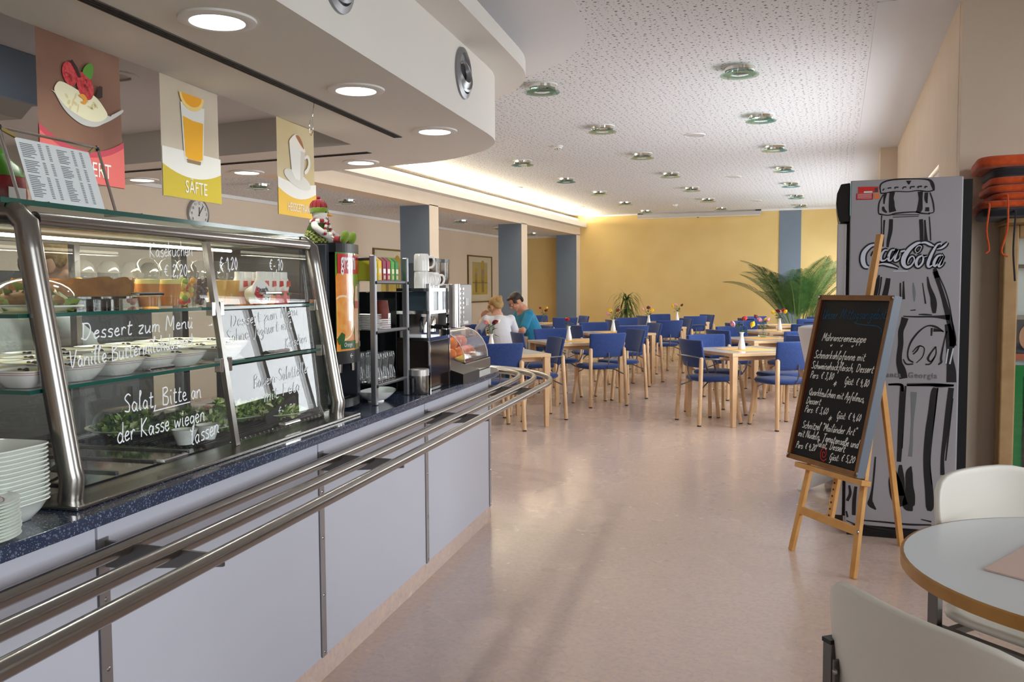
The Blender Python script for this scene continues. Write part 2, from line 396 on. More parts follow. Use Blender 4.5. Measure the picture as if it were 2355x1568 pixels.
# ------------------------------------------------------------ ceiling and wall fixtures
ORD = ['nearest','second','third','fourth','fifth','sixth','farthest']
M_GREEN_GLASS = glass('greenish lamp glass', (212,234,228))
M_FROST = mat('frosted glass ring', (196,208,204), .5, alpha=.75)
M_MIRROR = mat('polished reflector', (228,226,220), .12, 1)
M_LAMPIN = mat('lamp opening', (205,205,200), .4)
def glass_lamp():
    t = thing('disc_lamp', '', 'ceiling lamp')
    MB().lathe([(.128,0),(.128,-.006),(.118,-.008),(.118,-.001)],28).build('mounting_ring', M_TRIM, t, True)
    MB().lathe([(.116,0),(.112,-.03),(.104,-.036),(.098,-.03),(.085,-.004)],28,caps=False).build('reflector', M_MIRROR, t, True)
    MB().lathe([(.085,-.005),(.0,-.005)],20).build('bulb_cover', M_LAMPIN, t)
    d = MB().lathe([(.066,-.058),(.148,-.058),(.148,-.064),(.066,-.064),(.066,-.058)],32,caps=False).build('glass_disc', M_GREEN_GLASS, t, True)
    MB().lathe([(.068,-.0575),(.125,-.0575)],32,caps=False).build('frosted_ring', M_FROST, d)
    for a in (.5,2.6,4.7):
        MB().cyl((cos(a)*.108,sin(a)*.108,-.02),(cos(a)*.108,sin(a)*.108,-.07),.004,n=6).build('pin', M_CHROME, t)
    return t
gl0 = glass_lamp(); cache(gl0); first = True
def put_lamp(loc, label, group):
    global first
    if first:
        gl0.location = loc; gl0['label'] = label; gl0['group'] = group; first = False
    else: dup(gl0, loc, 0, label, group)
for r, x, js, nm in ((0,-3.926,range(2,7),'row beside the lit cove'),(1,-2.325,range(7),'middle row of the dining hall ceiling'),(2,-.727,range(7),'row nearest the windows')):
    for j in js:
        k = j if len(js) == 7 else [0,0,0,1,2,3,6][j] if j > 1 else 0
        put_lamp((x,7.027+2.0*j,CEIL), 'chrome ceiling lamp with glass disc, %s in the %s' % (ORD[k], nm), 'glass disc lamps in the dining hall')
for j, y in enumerate((8.65,10.6,12.55,14.52,16.45,18.44)):
    put_lamp((-6.35,y,2.588), 'chrome ceiling lamp with glass disc under the low aisle ceiling, %s from the counter' % ['first','second','third','fourth','fifth','last'][j], 'glass disc lamps in the aisle')
# lit downlights of the soffit
M_GLOW = mat('lit downlight glass', (255,255,250), .4, emit=((246,252,240),9))
def downlight(lit):
    t = thing('downlight', '', 'ceiling lamp')
    MB().lathe([(.142,0),(.140,-.008),(.105,-.014),(.100,-.012),(.100,.0)],40,caps=False).build('trim_ring', M_TRIM if lit else M_CEILP, t, True)
    MB().lathe([(.100,-.004),(.0,-.004)],32).build('lens', M_GLOW if lit else mat('unlit reflector', (150,150,140), .4, .2), t)
    return t
dls = [(-2.166,2.725,'nearest the camera over the glass case'),(-2.27,3.902,'middle one over the drinks machines'),(-2.397,5.086,'at the rounded corner end of the counter'),
       (-3.516,6.101,'on the far arm, closest to the corner'),(-4.698,6.245,'on the far arm, between two banners'),(-5.867,6.297,'on the far arm, farthest left')]
d0 = downlight(True); cache(d0)
for i, (x, y, l) in enumerate(dls):
    lb = 'lit round white downlight in the soffit, '+l
    if i == 0: d0.location = (x,y,2.35); d0['label'] = lb; d0['group'] = 'lit downlights in the soffit'
    else: dup(d0, (x,y,2.35), 0, lb, 'lit downlights in the soffit')
    area_light('downlight_beam', (x,y,2.335), (0,0,0), .16, .16, 7, (1,.98,.90), 150)
d1 = downlight(False); d1.location = lw(-2.1,1.7,2.585); d1['label'] = 'unlit round downlight in the recess between two banners'
# slot air diffusers in the soffit underside
def slot(name, label, pts, z):
    t = thing(name, label, 'air vent')
    P = [lw(a,b,z) for a,b in pts]
    MB().bar(P[0]-Vector((0,0,.002)),P[1]-Vector((0,0,.002)),.062,.004).build('frame', M_STEELD, t)
    d = (P[1]-P[0]).normalized(); nrm = Vector((d.y,-d.x,0))
    for k in (-1,0,1): MB().bar(P[0]+nrm*.019*k-Vector((0,0,.0045)),P[1]+nrm*.019*k-Vector((0,0,.0045)),.011,.003).build('slot', M_BLACKM, t)
slot('slot_diffuser','long black slot air diffuser along the counter side of the soffit',[(-.826,-4.5),(-.782,2.777)],2.35)
slot('slot_diffuser','black slot air diffuser on the far arm of the soffit behind the banners',[(-1.217,3.32),(-4.6,3.90)],2.35)
# round nozzle vents of the fascia
M_NOZ = mat('grey nozzle metal', (150,152,156), .35, .7)
for s, z, lb in ((2.28,2.607,'grey round nozzle vent on the soffit face near its rounded end'),(.60,2.60,'grey round nozzle vent on the soffit face at the top edge of the view')):
    t = thing('nozzle_vent', lb, 'air vent', lw(-.18,s,z), KA, 'nozzle vents of the soffit')
    Ry = Matrix.Rotation(rad(90),3,'Y')
    MB().lathe([(.148,0),(.146,.012),(.118,.022),(.112,.012),(.112,0)],36,R=Ry,caps=False).build('flange', M_NOZ, t, True)
    b = MB().lathe([(.112,.004),(.100,.012),(.092,.004),(.070,.018),(.062,.024),(.056,.012),(.05,.002)],30,R=Matrix.Rotation(rad(78),3,'Y')@Matrix.Rotation(rad(10),3,'X'),caps=False)
    b.build('nozzle', M_NOZ, t, True)
    MB().lathe([(.056,.006),(0,.006)],24,R=Ry).build('opening', M_BLACKM, t)
    MB().lathe([(.114,.002),(0,.002)],24,R=Ry).build('back_plate', M_NOZ, t)
# smoke detectors and flat loudspeakers
M_DET = mat('white plastic', (226,224,220), .45)
for (x,y,lb) in ((-3.125,10.05,'white smoke detector on the ceiling near the soffit corner'),(-3.10,17.95,'white smoke detector on the ceiling in front of the projection screen')):
    t = thing('smoke_detector', lb, 'smoke detector', (x,y,CEIL), 0, 'smoke detectors')
    MB().lathe([(.055,0),(.055,-.018),(.05,-.022),(0,-.022)],20).build('base', M_DET, t, True)
    MB().lathe([(.044,-.022),(.042,-.034),(.038,-.05),(.028,-.055),(0,-.055)],20).build('head', M_DET, t, True)
    for k in range(8):
        a = k*pi/4; MB().obox((cos(a)*.041,sin(a)*.041,-.042),(.006,.012,.008),Matrix.Rotation(a,3,'Z')).build('slit', M_BLACKM, t)
M_GRILL = mat('speaker mesh', (196,192,192), .6)
for (x,y,lb) in ((-1.502,9.916,'flat round ceiling loudspeaker nearest the camera'),(-1.507,13.833,'flat round ceiling loudspeaker in the middle of the hall'),(-1.51,17.78,'flat round ceiling loudspeaker near the yellow wall on the window side'),
                (-5.07,13.88,'flat round ceiling loudspeaker in the cove glow nearer the counter'),(-5.06,17.7,'flat round ceiling loudspeaker in the cove glow near the yellow wall')):
    t = thing('ceiling_loudspeaker', lb, 'loudspeaker', (x,y,CEIL), 0, 'ceiling loudspeakers')
    MB().lathe([(.118,0),(.116,-.008),(.105,-.01),(.105,-.004)],28,caps=False).build('rim', M_TRIM, t, True)
    MB().lathe([(.106,-.006),(0,-.009)],28).build('grille', M_GRILL, t, True)
# projection screen roller on the far wall
t = thing('projection_screen', 'closed grey projection screen roller case high on the yellow wall', 'projection screen', (-2.915,F1,2.975))
MB().box(-1.35,-.13,-.05,1.35,-.02,.035).build('case', mat('pale grey case', (190,186,184), .45), t, bevel=.012)
MB().box(-1.34,-.10,-.062,1.34,-.06,-.05).build('screen_bar', M_TRIM, t)
for x in (-1.29,1.29): MB().box(x-.06,-.10,.035,x+.06,0,.06).build('bracket', M_BLACK, t)
MB().box(-.02,-.09,-.075,.02,-.07,-.062).build('pull_handle', M_BLACK, t)
# wall clock
t = thing('wall_clock', 'round white wall clock below the juice banner', 'clock', (-7.47,8.92,2.30), rad(90))
Rx = Matrix.Rotation(rad(90),3,'X')
MB().lathe([(.185,0),(.185,.04),(.172,.048),(.165,.04)],40,R=Rx,caps=False).build('rim', mat('silver rim',(170,170,170),.35,.6), t, True)
MB().lathe([(.17,.034),(0,.034)],36,R=Rx).build('dial', mat('clock dial',(232,232,228),.5), t)
def text_mesh(txt, size, bold=False, shear=0, sx=1.0, align='CENTER', ext=.0006, space=1.0):
    cu = bpy.data.curves.new('lettering','FONT'); cu.body = txt; cu.size = size; cu.align_x = align; cu.shear = shear; cu.extrude = ext
    cu.space_character = space; cu.resolution_u = 3
    if bold: cu.offset = size*.016
    o = bpy.data.objects.new('lettering', cu); COL.objects.link(o)
    dg = bpy.context.evaluated_depsgraph_get(); me = bpy.data.meshes.new_from_object(o.evaluated_get(dg))
    bpy.data.objects.remove(o)
    if sx != 1.0:
        for v in me.vertices: v.co.x *= sx
    return me
def put_text(name, txt, size, m, parent, M, **kw):
    me = text_mesh(txt, size, **kw); me.materials.clear(); me.materials.append(m); me.transform(M)
    o = bpy.data.objects.new(name, me); COL.objects.link(o)
    if parent: o.parent = parent
    return o
M_INK = mat('dark print', (40,40,44), .6)
for h in range(1,13):
    a = pi/2-h*pi/6
    put_text('numeral', str(h), .05, M_INK, t, Matrix.Translation((cos(a)*.132,-.0355,sin(a)*.132-.018))@Matrix.Rotation(rad(90),4,'X'))
MB().bar((0,-.038,-.03),(.0,-.038,.08),.010,.003,(0,1,0)).build('hour_hand', M_INK, t)
MB().bar((-.02,-.041,-.03),(.075,-.041,.10),.007,.003,(0,1,0)).build('minute_hand', M_INK, t)
# framed pictures of the aisle wall (abstract figures on a yellow ground)
M_FRAME = mat('gilt brown frame', (122,98,58), .4, .3); M_MOUNT = mat('cream mount', (226,214,192), .8)
def picture(name, label, y0, y1, z0, z1, cols):
    t = thing(name, label, 'picture', (-7.47,(y0+y1)/2,(z0+z1)/2), rad(90)); w = (y1-y0)/2; h = (z1-z0)/2
    for a in ((-w,-h,w,-h+.03),(-w,h-.03,w,h),(-w,-h+.03,-w+.03,h-.03),(w-.03,-h+.03,w,h-.03)):
        MB().box(a[0],-.03,a[1],a[2],0,a[3]).build('frame_bar', M_FRAME, t)
    MB().box(-w+.03,-.012,-h+.03,w-.03,-.005,h-.03).build('mount', M_MOUNT, t)
    p = MB().box(-w*.62,-.014,-h*.66,w*.62,-.012,h*.72).build('print', mat('picture ground '+name, cols[0], .7, noise=(4,cols[1])), t)
    MB().box(-w*.62,-.0155,h*.15,w*.62,-.014,h*.72).build('upper_field', mat('picture sky '+name, cols[2], .7, noise=(5,cols[0])), p)
    MB().box(-w*.62,-.0165,-h*.17,w*.62,-.0155,-h*.13).build('horizon_line', mat('picture line', (110,112,100), .7), p)
    for cx, top, r in ((-w*.33,h*.36,.07),(w*.22,h*.60,.11)):
        MB().lathe([(r,0),(0,.002)],14,c=(cx,-.0165,top),R=Matrix.Rotation(rad(90),3,'X')).build('disc_head', mat('picture gold',(196,160,64),.7), p)
        MB().box(cx-r*.75,-.018,-h*.12,cx+r*.75,-.0165,top-r*.8).build('figure', mat('picture figure',(168,142,104),.7), p)
        for q in (-.4,.35): MB().box(cx+q*r-.018,-.018,-h*.56,cx+q*r+.018,-.0165,-h*.05).build('stroke', mat('picture stroke',(110,100,78),.7), p)
    MB().box(-w+.03,-.022,-h+.03,w-.03,-.020,h-.03).build('glazing', M_PANE, t)
picture('framed_picture','framed print with two tall figures on a yellow ground beside the column', 17.40,18.80,1.05,2.085,((206,178,84),(190,160,70),(176,168,146)))
picture('framed_picture','framed print mostly hidden behind the juice dispenser and the first column', 13.30,14.75,1.0,2.065,((214,196,150),(196,178,128),(200,194,178)))
# ------------------------------------------------------------ serving counter
M_PANEL = mat('pale lilac grey laminate', (196,198,210), .4, bump=(400,.04,.0005))
M_STRIP = mat('satin aluminium strip', (170,168,170), .38, .9)
def granite():
    m = mat('dark blue speckled stone', (40,48,66), .12, coat=.3); nt = m.node_tree; p = nt.nodes['Principled BSDF']; tc = nt.nodes.new('ShaderNodeTexCoord')
    prev = None
    for sc, th, col in ((130,.40,(98,112,138)),(210,.36,(150,160,176)),(120,.26,(196,202,208))):
        v = nt.nodes.new('ShaderNodeTexVoronoi'); v.inputs['Scale'].default_value = sc; nt.links.new(tc.outputs['Object'], v.inputs['Vector'])
        sp = nt.nodes.new('ShaderNodeSeparateColor'); nt.links.new(v.outputs['Color'], sp.inputs[0])
        a = nt.nodes.new('ShaderNodeMath'); a.operation = 'MULTIPLY'; a.inputs[1].default_value = th; nt.links.new(sp.outputs[0], a.inputs[0])
        l = nt.nodes.new('ShaderNodeMath'); l.operation = 'LESS_THAN'; nt.links.new(v.outputs['Distance'], l.inputs[0]); nt.links.new(a.outputs[0], l.inputs[1])
        mx = nt.nodes.new('ShaderNodeMix'); mx.data_type = 'RGBA'; mx.inputs['B'].default_value = lin(col); nt.links.new(l.outputs[0], mx.inputs['Factor'])
        if prev is None: mx.inputs['A'].default_value = lin((50,60,84))
        else: nt.links.new(prev.outputs['Result'], mx.inputs['A'])
        prev = mx
    nt.links.new(prev.outputs['Result'], p.inputs['Base Color']); return m
M_GRANITE = granite()
CE = [(p.x,p.y) for p in catmull([(0,2.17),(-.02,2.27),(-.09,2.37),(-.22,2.46),(-.5,2.56),(-.85,2.62)],4)]
counter = thing('serving_counter', 'long serving counter faced with pale lilac grey panels and aluminium strips', 'counter', lw(0,0,0), KA)
SE = [-4.27,-3.2,-2.135,-1.07,0,1.065,2.15]
for a, b in zip(SE[:-1],SE[1:]):
    MB().box(-.02,a+.004,.085,0,b-.004,.843).build('front_panel', M_PANEL, counter, bevel=.001)
for s in SE[1:]:
    st = MB().box(0,s,.085,.004,s+.034,.80).build('joint_strip', M_STRIP, counter)
    for z in (.10,.30,.50,.66): MB().ball((.004,s+.02,z),(.003,.006,.006),8,6).build('rivet', M_STEEL, st)
MB().prism(CE+[(p[0]-.02,p[1]-.02) for p in CE[::-1]],.085,.843).build('curved_end_panel', M_PANEL, counter, True)
PL = [(-.005,-4.27),(-.005,2.15)]+[(x-.005,y-.004) for x,y in CE[1:]]
MB().prism(PL+[(x-.03,y-.03) for x,y in PL[::-1]],.0,.085).build('coved_plinth', M_FLOOR, counter)
MB().box(-.80,-4.27,.085,-.02,2.15,.842).build('carcass', mat('counter inside', (120,118,116), .6), counter)
wt = thing('worktop', 'dark blue speckled stone worktop of the serving counter with rounded end', 'worktop', lw(0,0,.843), KA)
WO = [(.045,-4.3),(.045,2.15)]+[(p.x,p.y) for p in catmull([(.045,2.15),(.03,2.27),(-.05,2.41),(-.2,2.51),(-.5,2.61),(-.85,2.67)],5)][1:]
MB().prism(WO+[(-.85,-4.3)],0,WT-.843).build('slab', M_GRANITE, wt, bevel=.004)
# tray rail
rail = thing('tray_rail', 'three curved stainless steel tray rails running along the counter front', 'tray rail', lw(0,0,.785), KA)
for pts in ([(.065,-4.3),(.06,2.3)]+[(p.x,p.y) for p in catmull([(.06,2.4),(.04,2.72),(-.04,2.97),(-.2,3.13),(-.5,3.25),(-.95,3.35)],7)],
            [(.185,-4.3),(.18,2.15)]+[(p.x,p.y) for p in catmull([(.18,2.25),(.165,2.58),(.10,2.86),(-.03,3.08),(-.24,3.26),(-.55,3.38),(-.95,3.46)],7)],
            [(.305,-4.3),(.30,2.0)]+[(p.x,p.y) for p in catmull([(.30,2.1),(.29,2.48),(.215,2.78),(.05,3.06),(-.2,3.30),(-.55,3.46),(-.95,3.56)],7)]):
    MB().tube([(x,y,0) for x,y in pts],.0175,14).build('rail_tube', M_STEEL, rail, True, ang=60)
for s in (-3.18,-2.115,-1.045,.025,1.085,2.17):
    MB().prism([(.003,-.052),(.003,.008),(.30,-.004),(.30,-.030),(.06,-.052)],s-.004,s+.004,lambda x,y,z:(x,z,y)).build('bracket', M_STEELD, rail)
MB().bar((-.75,2.62,-.02),(-.72,3.5,-.02),.008,.05).build('bracket', M_STEELD, rail)

# ------------------------------------------------------------ glass display case
M_SHELF = glass('shelf glass', (246,251,249)); M_SEDGE = mat('green glass edge', (38,92,82), .15, coat=.5)
M_CASEGL = glass('case front glass', (250,252,251), veil=.01)
S0, SM, S1 = -1.065, -.369, .294
case = thing('display_case', 'stainless steel and glass food display case with chrome flap handles', 'display case', lw(0,0,WT), KA)
Z = lambda z: z-WT
go = lambda z: -.085-.1393*(z-.89)      # glass plane
for s in (S0,S1):
    P = [(-.07,s,Z(.875)),(-.062,s,Z(.935)),(-.068,s,Z(.955)),(-.15,s,Z(1.44)),(-.158,s,Z(1.50)),(-.185,s,Z(1.522)),(-.24,s,Z(1.526)),(-.72,s,Z(1.526))]
    MB().tube(P,.0265,16).build('corner_post', M_STEEL, case, True, ang=60)
    MB().box(-.735,s-.02,0,-.70,s+.02,Z(1.52)).build('rear_post', M_STEEL, case)
    MB().prism([(go(.89),Z(.89)),(go(1.5),Z(1.5)),(-.70,Z(1.5)),(-.70,Z(.89))],s-.003,s+.003,lambda x,y,z:(x,z,y)).build('end_pane', M_CASEGL, case)
    MB().box(-.70,s-.02,.002,-.11,s+.02,.022).build('base_rail', M_STEEL, case)
MB().tube([(-.165,S0+.03,Z(1.512)),(-.165,S1-.03,Z(1.512))],.018,14).build('top_rail', M_STEEL, case, True)
MB().bar((go(.885)+.002,SM,Z(.885)),(go(1.50)+.002,SM,Z(1.50)),.022,.016,(1,0,0)).build('mullion', M_STEEL, case)
MB().box(-.12,S0-.055,0,-.005,S1+.075,.010).build('base_frame', M_STEEL, case, bevel=.003)
MB().box(-.73,S0-.03,0,-.12,S1+.03,.008).build('base_plate', M_BLACKM, case)
MB().box(-.76,S0-.03,Z(1.548),-.20,S1+.02,Z(1.556)).build('top_glass', M_SHELF, case)
MB().box(-.20,S0-.03,Z(1.546),-.196,S1+.02,Z(1.558)).build('top_glass_edge', M_SEDGE, case)
MB().box(-.74,S0,Z(1.50),-.70,S1,Z(1.53)).build('rear_rail', M_STEEL, case)
for s in (-.27,.27): MB().box(-.73,s-.012,0,-.705,s+.012,Z(1.5)).build('rear_door_stile', M_STRIP, case)
MB().box(-.712,S0,Z(.885),-.708,-.27,Z(1.5)).build('rear_sliding_pane', M_SHELF, case)
MB().box(-.722,-.27,Z(.885),-.718,S1,Z(1.5)).build('rear_sliding_pane', M_SHELF, case)
# canopy and light bar under the top glass
MB().box(-.60,S0+.02,Z(1.512),-.32,S1-.02,Z(1.530)).build('light_canopy', mat('dim canopy', (104,106,98), .5), case)
lb_ = MB().tube([(-.47,S0+.04,Z(1.497)),(-.47,S1-.04,Z(1.497))],.005,10).build('light_bar', mat('lit case tube', (255,250,235), .5, emit=((255,246,222),6)), case)
area_light('case_light', lw(-.47,(S0+S1)/2,1.485), (0,0,KA), .05, 1.25, 6, (1,.93,.78))
# shelves in two bays each, with chrome clips
for z in (1.300,1.133):
    for a, b in ((S0-.045,SM-.008),(SM+.008,S1-.03)):
        sh = MB().box(-.69,a,Z(z)-.008,go(z)-.008,b,Z(z)).build('glass_shelf', M_SHELF, case)
        MB().box(go(z)-.008,a,Z(z)-.0085,go(z)-.006,b,Z(z)+.0005).build('shelf_edge', M_SEDGE, sh)
        if a < SM-.1: MB().box(-.69,a-.002,Z(z)-.0085,go(z)-.008,a,Z(z)+.0005).build('shelf_edge', M_SEDGE, sh)
    for s in (SM-.022,SM+.022,S1-.03): MB().box(go(z)-.01,s-.009,Z(z)-.026,go(z)+.012,s+.009,Z(z)+.016).build('clip', M_CHROME, case, bevel=.002)
# front flaps: three tiers in two bays, each with a bar handle
tiers = ((.892,1.120,.908),(1.138,1.288,1.147),(1.306,1.495,1.341))
flaps = []
for zi, (z0, z1, zh) in enumerate(tiers):
    for bi, (a, b, hs) in enumerate(((S0+.03,SM-.012,-.684),(SM+.012,S1-.03,-.05))):
        f = MB().prism([(a,0),(b,0),(b,1),(a,1)],0,.005,lambda x,y,z,z0=z0,z1=z1:(go(z0+(z1-z0)*y)-z,x,Z(z0+(z1-z0)*y))).build('front_flap', M_CASEGL, case)
        flaps.append(f)
        h = MB().tube([(go(zh)+.004,hs-.055,Z(zh)),(go(zh)+.020,hs-.052,Z(zh)),(go(zh)+.022,hs+.045,Z(zh)),(go(zh)+.006,hs+.052,Z(zh))],.0055,8).build('handle', M_CHROME, f, True)
# black cooling well, grilles and tray covers on the case floor
M_GLOSSB = mat('gloss black glass', (10,11,13), .08, coat=.5)
for a, b in ((S0+.05,SM-.04),):
    MB().box(-.66,a,.008,-.13,b,.013).build('well_plate', M_GLOSSB, case)
    for k in range(4): MB().box(-.66,a+.05+k*.15,.013,-.15,a+.062+k*.15,.018).build('divider_bar', M_STEELD, case)
M_GRILLE = mat('dark grille', (46,46,44), .4, .6)
for k in range(22): MB().box(-.62+k*.022,SM-.06,.012,-.61+k*.022,S1-.05,.019).build('grille_bar', M_GRILLE, case)
for k in range(22):
    MB().ball((-.118,SM+.03+k*.028,.012),.004,6,4).build('stud', M_CHROME, case)
tongs = thing('serving_tongs', 'thin dark serving spoon lying across the black well of the display case', 'tongs', lw(-.30,-.86,WT+.022), KA+rad(25))
MB().tube([(0,-.12,0),(0,.0,.006),(0,.13,.012)],.004,8).build('handle', M_STEELD, tongs, True)
MB().ball((0,-.15,.002),(.022,.036,.006),12,6).build('bowl', M_STEELD, tongs, True)

# ------------------------------------------------------------ single-stroke handwriting
GL = {
'a':(9,"7 8 3 10 0 5 3 0 6 3 7 9 7 2 9 0"),'b':(9,"0 22 0 0;0 6 4 10 8 6 5 0 0 2"),'c':(8,"7 8 4 10 0 5 3 0 7 2"),'d':(9,"7 8 3 10 0 5 3 0 7 4 8 22 8 2 10 0"),
'e':(8,"0 5 6 6 6 9 3 10 0 5 3 0 8 2"),'f':(7,"7 20 4 22 3 12 2 -6 0 -8;0 10 7 10"),'g':(9,"7 8 3 10 0 5 3 1 7 5 7 10 7 -4 3 -9 0 -6"),'h':(9,"0 22 0 0;0 5 4 10 7 8 7 1 9 0"),
'i':(4,"1 10 1 2 3 0;1 15 2 16"),'j':(4,"2 10 1 -6 -2 -8;2 15 3 16"),'k':(8,"0 22 0 0;7 10 1 5 7 0"),'l':(5,"0 12 4 20 2 22 1 14 1 2 4 0"),'m':(13,"0 10 0 0;0 6 3 10 5 8 5 0;5 6 8 10 11 8 11 1 13 0"),
'n':(9,"0 10 0 0;0 6 4 10 7 8 7 1 9 0"),'o':(8,"4 10 0 6 3 0 7 4 4 10 8 9"),'p':(9,"1 10 0 -9;1 6 4 10 8 6 5 0 1 2"),'r':(7,"0 10 1 0;1 6 3 10 6 9"),'s':(7,"7 9 3 10 1 7 6 4 5 0 0 1"),
't':(7,"3 18 2 3 4 0 7 1;0 12 7 12"),'u':(9,"0 10 0 2 3 0 7 5 7 10 7 1 9 0"),'v':(8,"0 10 3 0 7 10"),'w':(12,"0 10 2 0 6 8 8 0 12 10"),'x':(8,"0 10 7 0;7 10 0 0"),'y':(8,"0 10 3 2;7 10 2 -8 -1 -8"),'z':(8,"0 10 7 10 0 0 7 0"),
'ß':(9,"0 -6 1 16 5 21 7 16 3 11 8 6 5 0 2 1"),'ä':(9,"7 8 3 10 0 5 3 0 6 3 7 9 7 2 9 0;2 14 2 16;6 14 6 16"),'ö':(8,"4 10 0 6 3 0 7 4 4 10;2 14 2 16;6 14 6 16"),'ü':(9,"0 10 0 2 3 0 7 5 7 10 7 1 9 0;2 14 2 16;6 14 6 16"),
'A':(13,"0 0 6 21 11 0;2 8 10 8"),'B':(12,"1 21 1 0;0 20 7 21 9 16 2 11 10 8 9 1 0 0"),'D':(14,"2 20 2 0;0 20 9 19 12 10 7 0 0 1"),'F':(11,"2 20 1 0;0 20 10 21;1 11 8 12"),'G':(13,"10 18 6 21 0 11 4 0 10 4 10 9 6 9;10 9 10 -6 5 -9"),
'J':(10,"8 21 7 2 3 -5 0 0;3 21 11 21"),'K':(12,"1 21 1 0;10 21 2 10 11 0"),'M':(15,"0 0 2 21 7 6 12 21 13 0"),'N':(13,"0 0 1 21 10 0 11 21"),'P':(11,"1 21 1 0;0 20 8 21 9 13 1 10"),'Q':(13,"6 20 0 10 5 0 11 9 6 20;7 5 13 -2"),
'S':(11,"10 18 5 21 1 16 8 8 7 1 0 2"),'T':(12,"0 20 12 21;6 20 5 0"),'U':(13,"1 21 1 4 5 0 10 6 11 21 11 2 13 0"),'V':(12,"0 21 5 0 11 22"),'W':(15,"0 21 3 0 7 14 10 0 15 21"),'0':(10,"5 20 0 10 4 0 9 10 5 20"),'1':(7,"1 14 5 20 5 0"),
'2':(10,"0 16 4 20 8 15 0 0 9 1"),'3':(10,"1 19 7 19 4 11 8 5 4 0 0 2"),'4':(10,"3 20 0 9 9 9;7 14 6 -2"),'5':(10,"9 20 2 20 1 11 7 10 7 2 0 1"),'6':(10,"7 20 1 8 4 0 8 5 1 7"),'7':(9,"0 19 8 20 3 0;2 10 8 11"),'8':(10,"8 18 4 20 2 15 8 5 4 0 1 5 8 16"),'9':(10,"8 16 4 20 1 14 7 11 8 18 5 0"),
'€':(13,"11 18 7 20 3 12 4 3 10 2;0 13 8 13;0 8 7 8"),',':(5,"2 2 0 -4"),'.':(5,"1 1 2 0"),':':(5,"1 8 2 7;1 2 2 1"),'-':(8,"0 8 6 8"),'*':(10,"5 14 5 4;1 11 9 7;1 7 9 11"),'/':(8,"0 0 7 22"),'"':(6,"1 22 0 17;4 22 3 17"),'~':(6,"0 8 3 4 5 10"),
}
def strokes(txt, jit=.6, seed=1):
    """polylines of a line of handwriting, x-height 10; returns list of point lists and the width"""
    r = random.Random(seed); x = 0; out = []
    for ch in txt:
        if ch == ' ': x += 8; continue
        if ch not in GL: x += 5; continue
        w, d = GL[ch]
        for st in d.split(';'):
            n = [float(q) for q in st.split()]; pts = [(x+n[i]+r.uniform(-jit,jit)+n[i+1]*.22, n[i+1]+r.uniform(-jit,jit)) for i in range(0,len(n),2)]
            out.append([(p.x,p.y) for p in catmull([(a,b,0) for a,b in pts],4)] if len(pts) > 2 else pts)
        x += w+2.2
    return out, x
def write(name, txt, m, parent, fn, nrm, length, xh, width, seed=1, bm=None):
    """fn(u,v) -> point; length and x-height in metres along the line"""
    st, w = strokes(txt, seed=seed); b = bm or MB()
    for pl in st: b.ribbon([fn(x/w*length, y/10*xh) for x,y in pl], width, nrm)
    return b.build(name, m, parent) if bm is None else b
M_PEN = mat('white glass marker', (236,240,244), .8, emit=((236,240,244),.12))  # ink given a faint glow of its own to read brighter
gn = Vector((1,0,.1393)).normalized()
def on_glass(i, txt, s0, z0, s1, z1, xh, w=.0032, seed=1):
    L_ = s1-s0; sl = (z1-z0)/L_; xh *= 1.15
    write('handwriting', txt, M_PEN, flaps[i], lambda u,v: (go(z0+u*sl+v)+.0012, s0+u, Z(z0+u*sl+v)), gn, L_, xh, w, seed)
on_glass(4,'Käsekuchen',-.64,1.440,-.44,1.452,.016,.0028,3); on_glass(4,'€ 2,20',-.59,1.388,-.48,1.393,.014,.003,4)
on_glass(5,'€ 1,20',-.315,1.412,-.21,1.416,.016,.004,5); on_glass(5,'€-,70',-.015,1.416,.08,1.418,.016,.004,6)
on_glass(2,'Dessert zum Menü',-.94,1.236,-.49,1.244,.016,.0036,7); on_glass(2,'Vanille Buttermilchdessert',-.99,1.172,-.50,1.196,.016,.0036,8)
on_glass(3,'Dessert zum Menü',-.30,1.238,.14,1.262,.015,.003,9); on_glass(3,'Sahne Joghurt mit',-.335,1.190,.08,1.218,.015,.003,10); on_glass(3,'Kirschen',.015,1.152,.18,1.165,.013,.0028,11)
on_glass(0,'Salat, Bitte an',-.83,1.046,-.50,1.046,.019,.0036,12); on_glass(0,'der Kasse wiegen',-.87,.978,-.50,.980,.019,.0036,13); on_glass(0,'lassen',-.58,.922,-.44,.938,.019,.0036,14)
on_glass(1,'Bauern-Salatteller',-.22,1.040,.16,1.056,.016,.003,15); on_glass(1,'mit Feta',-.17,.990,.08,1.002,.016,.003,16)
MB().bar((go(1.036)+.0015,-.72,Z(1.036)),(go(1.038)+.0015,-.56,Z(1.040)),.003,.001,(1,0,0)).build('underline', M_PEN, flaps[0])
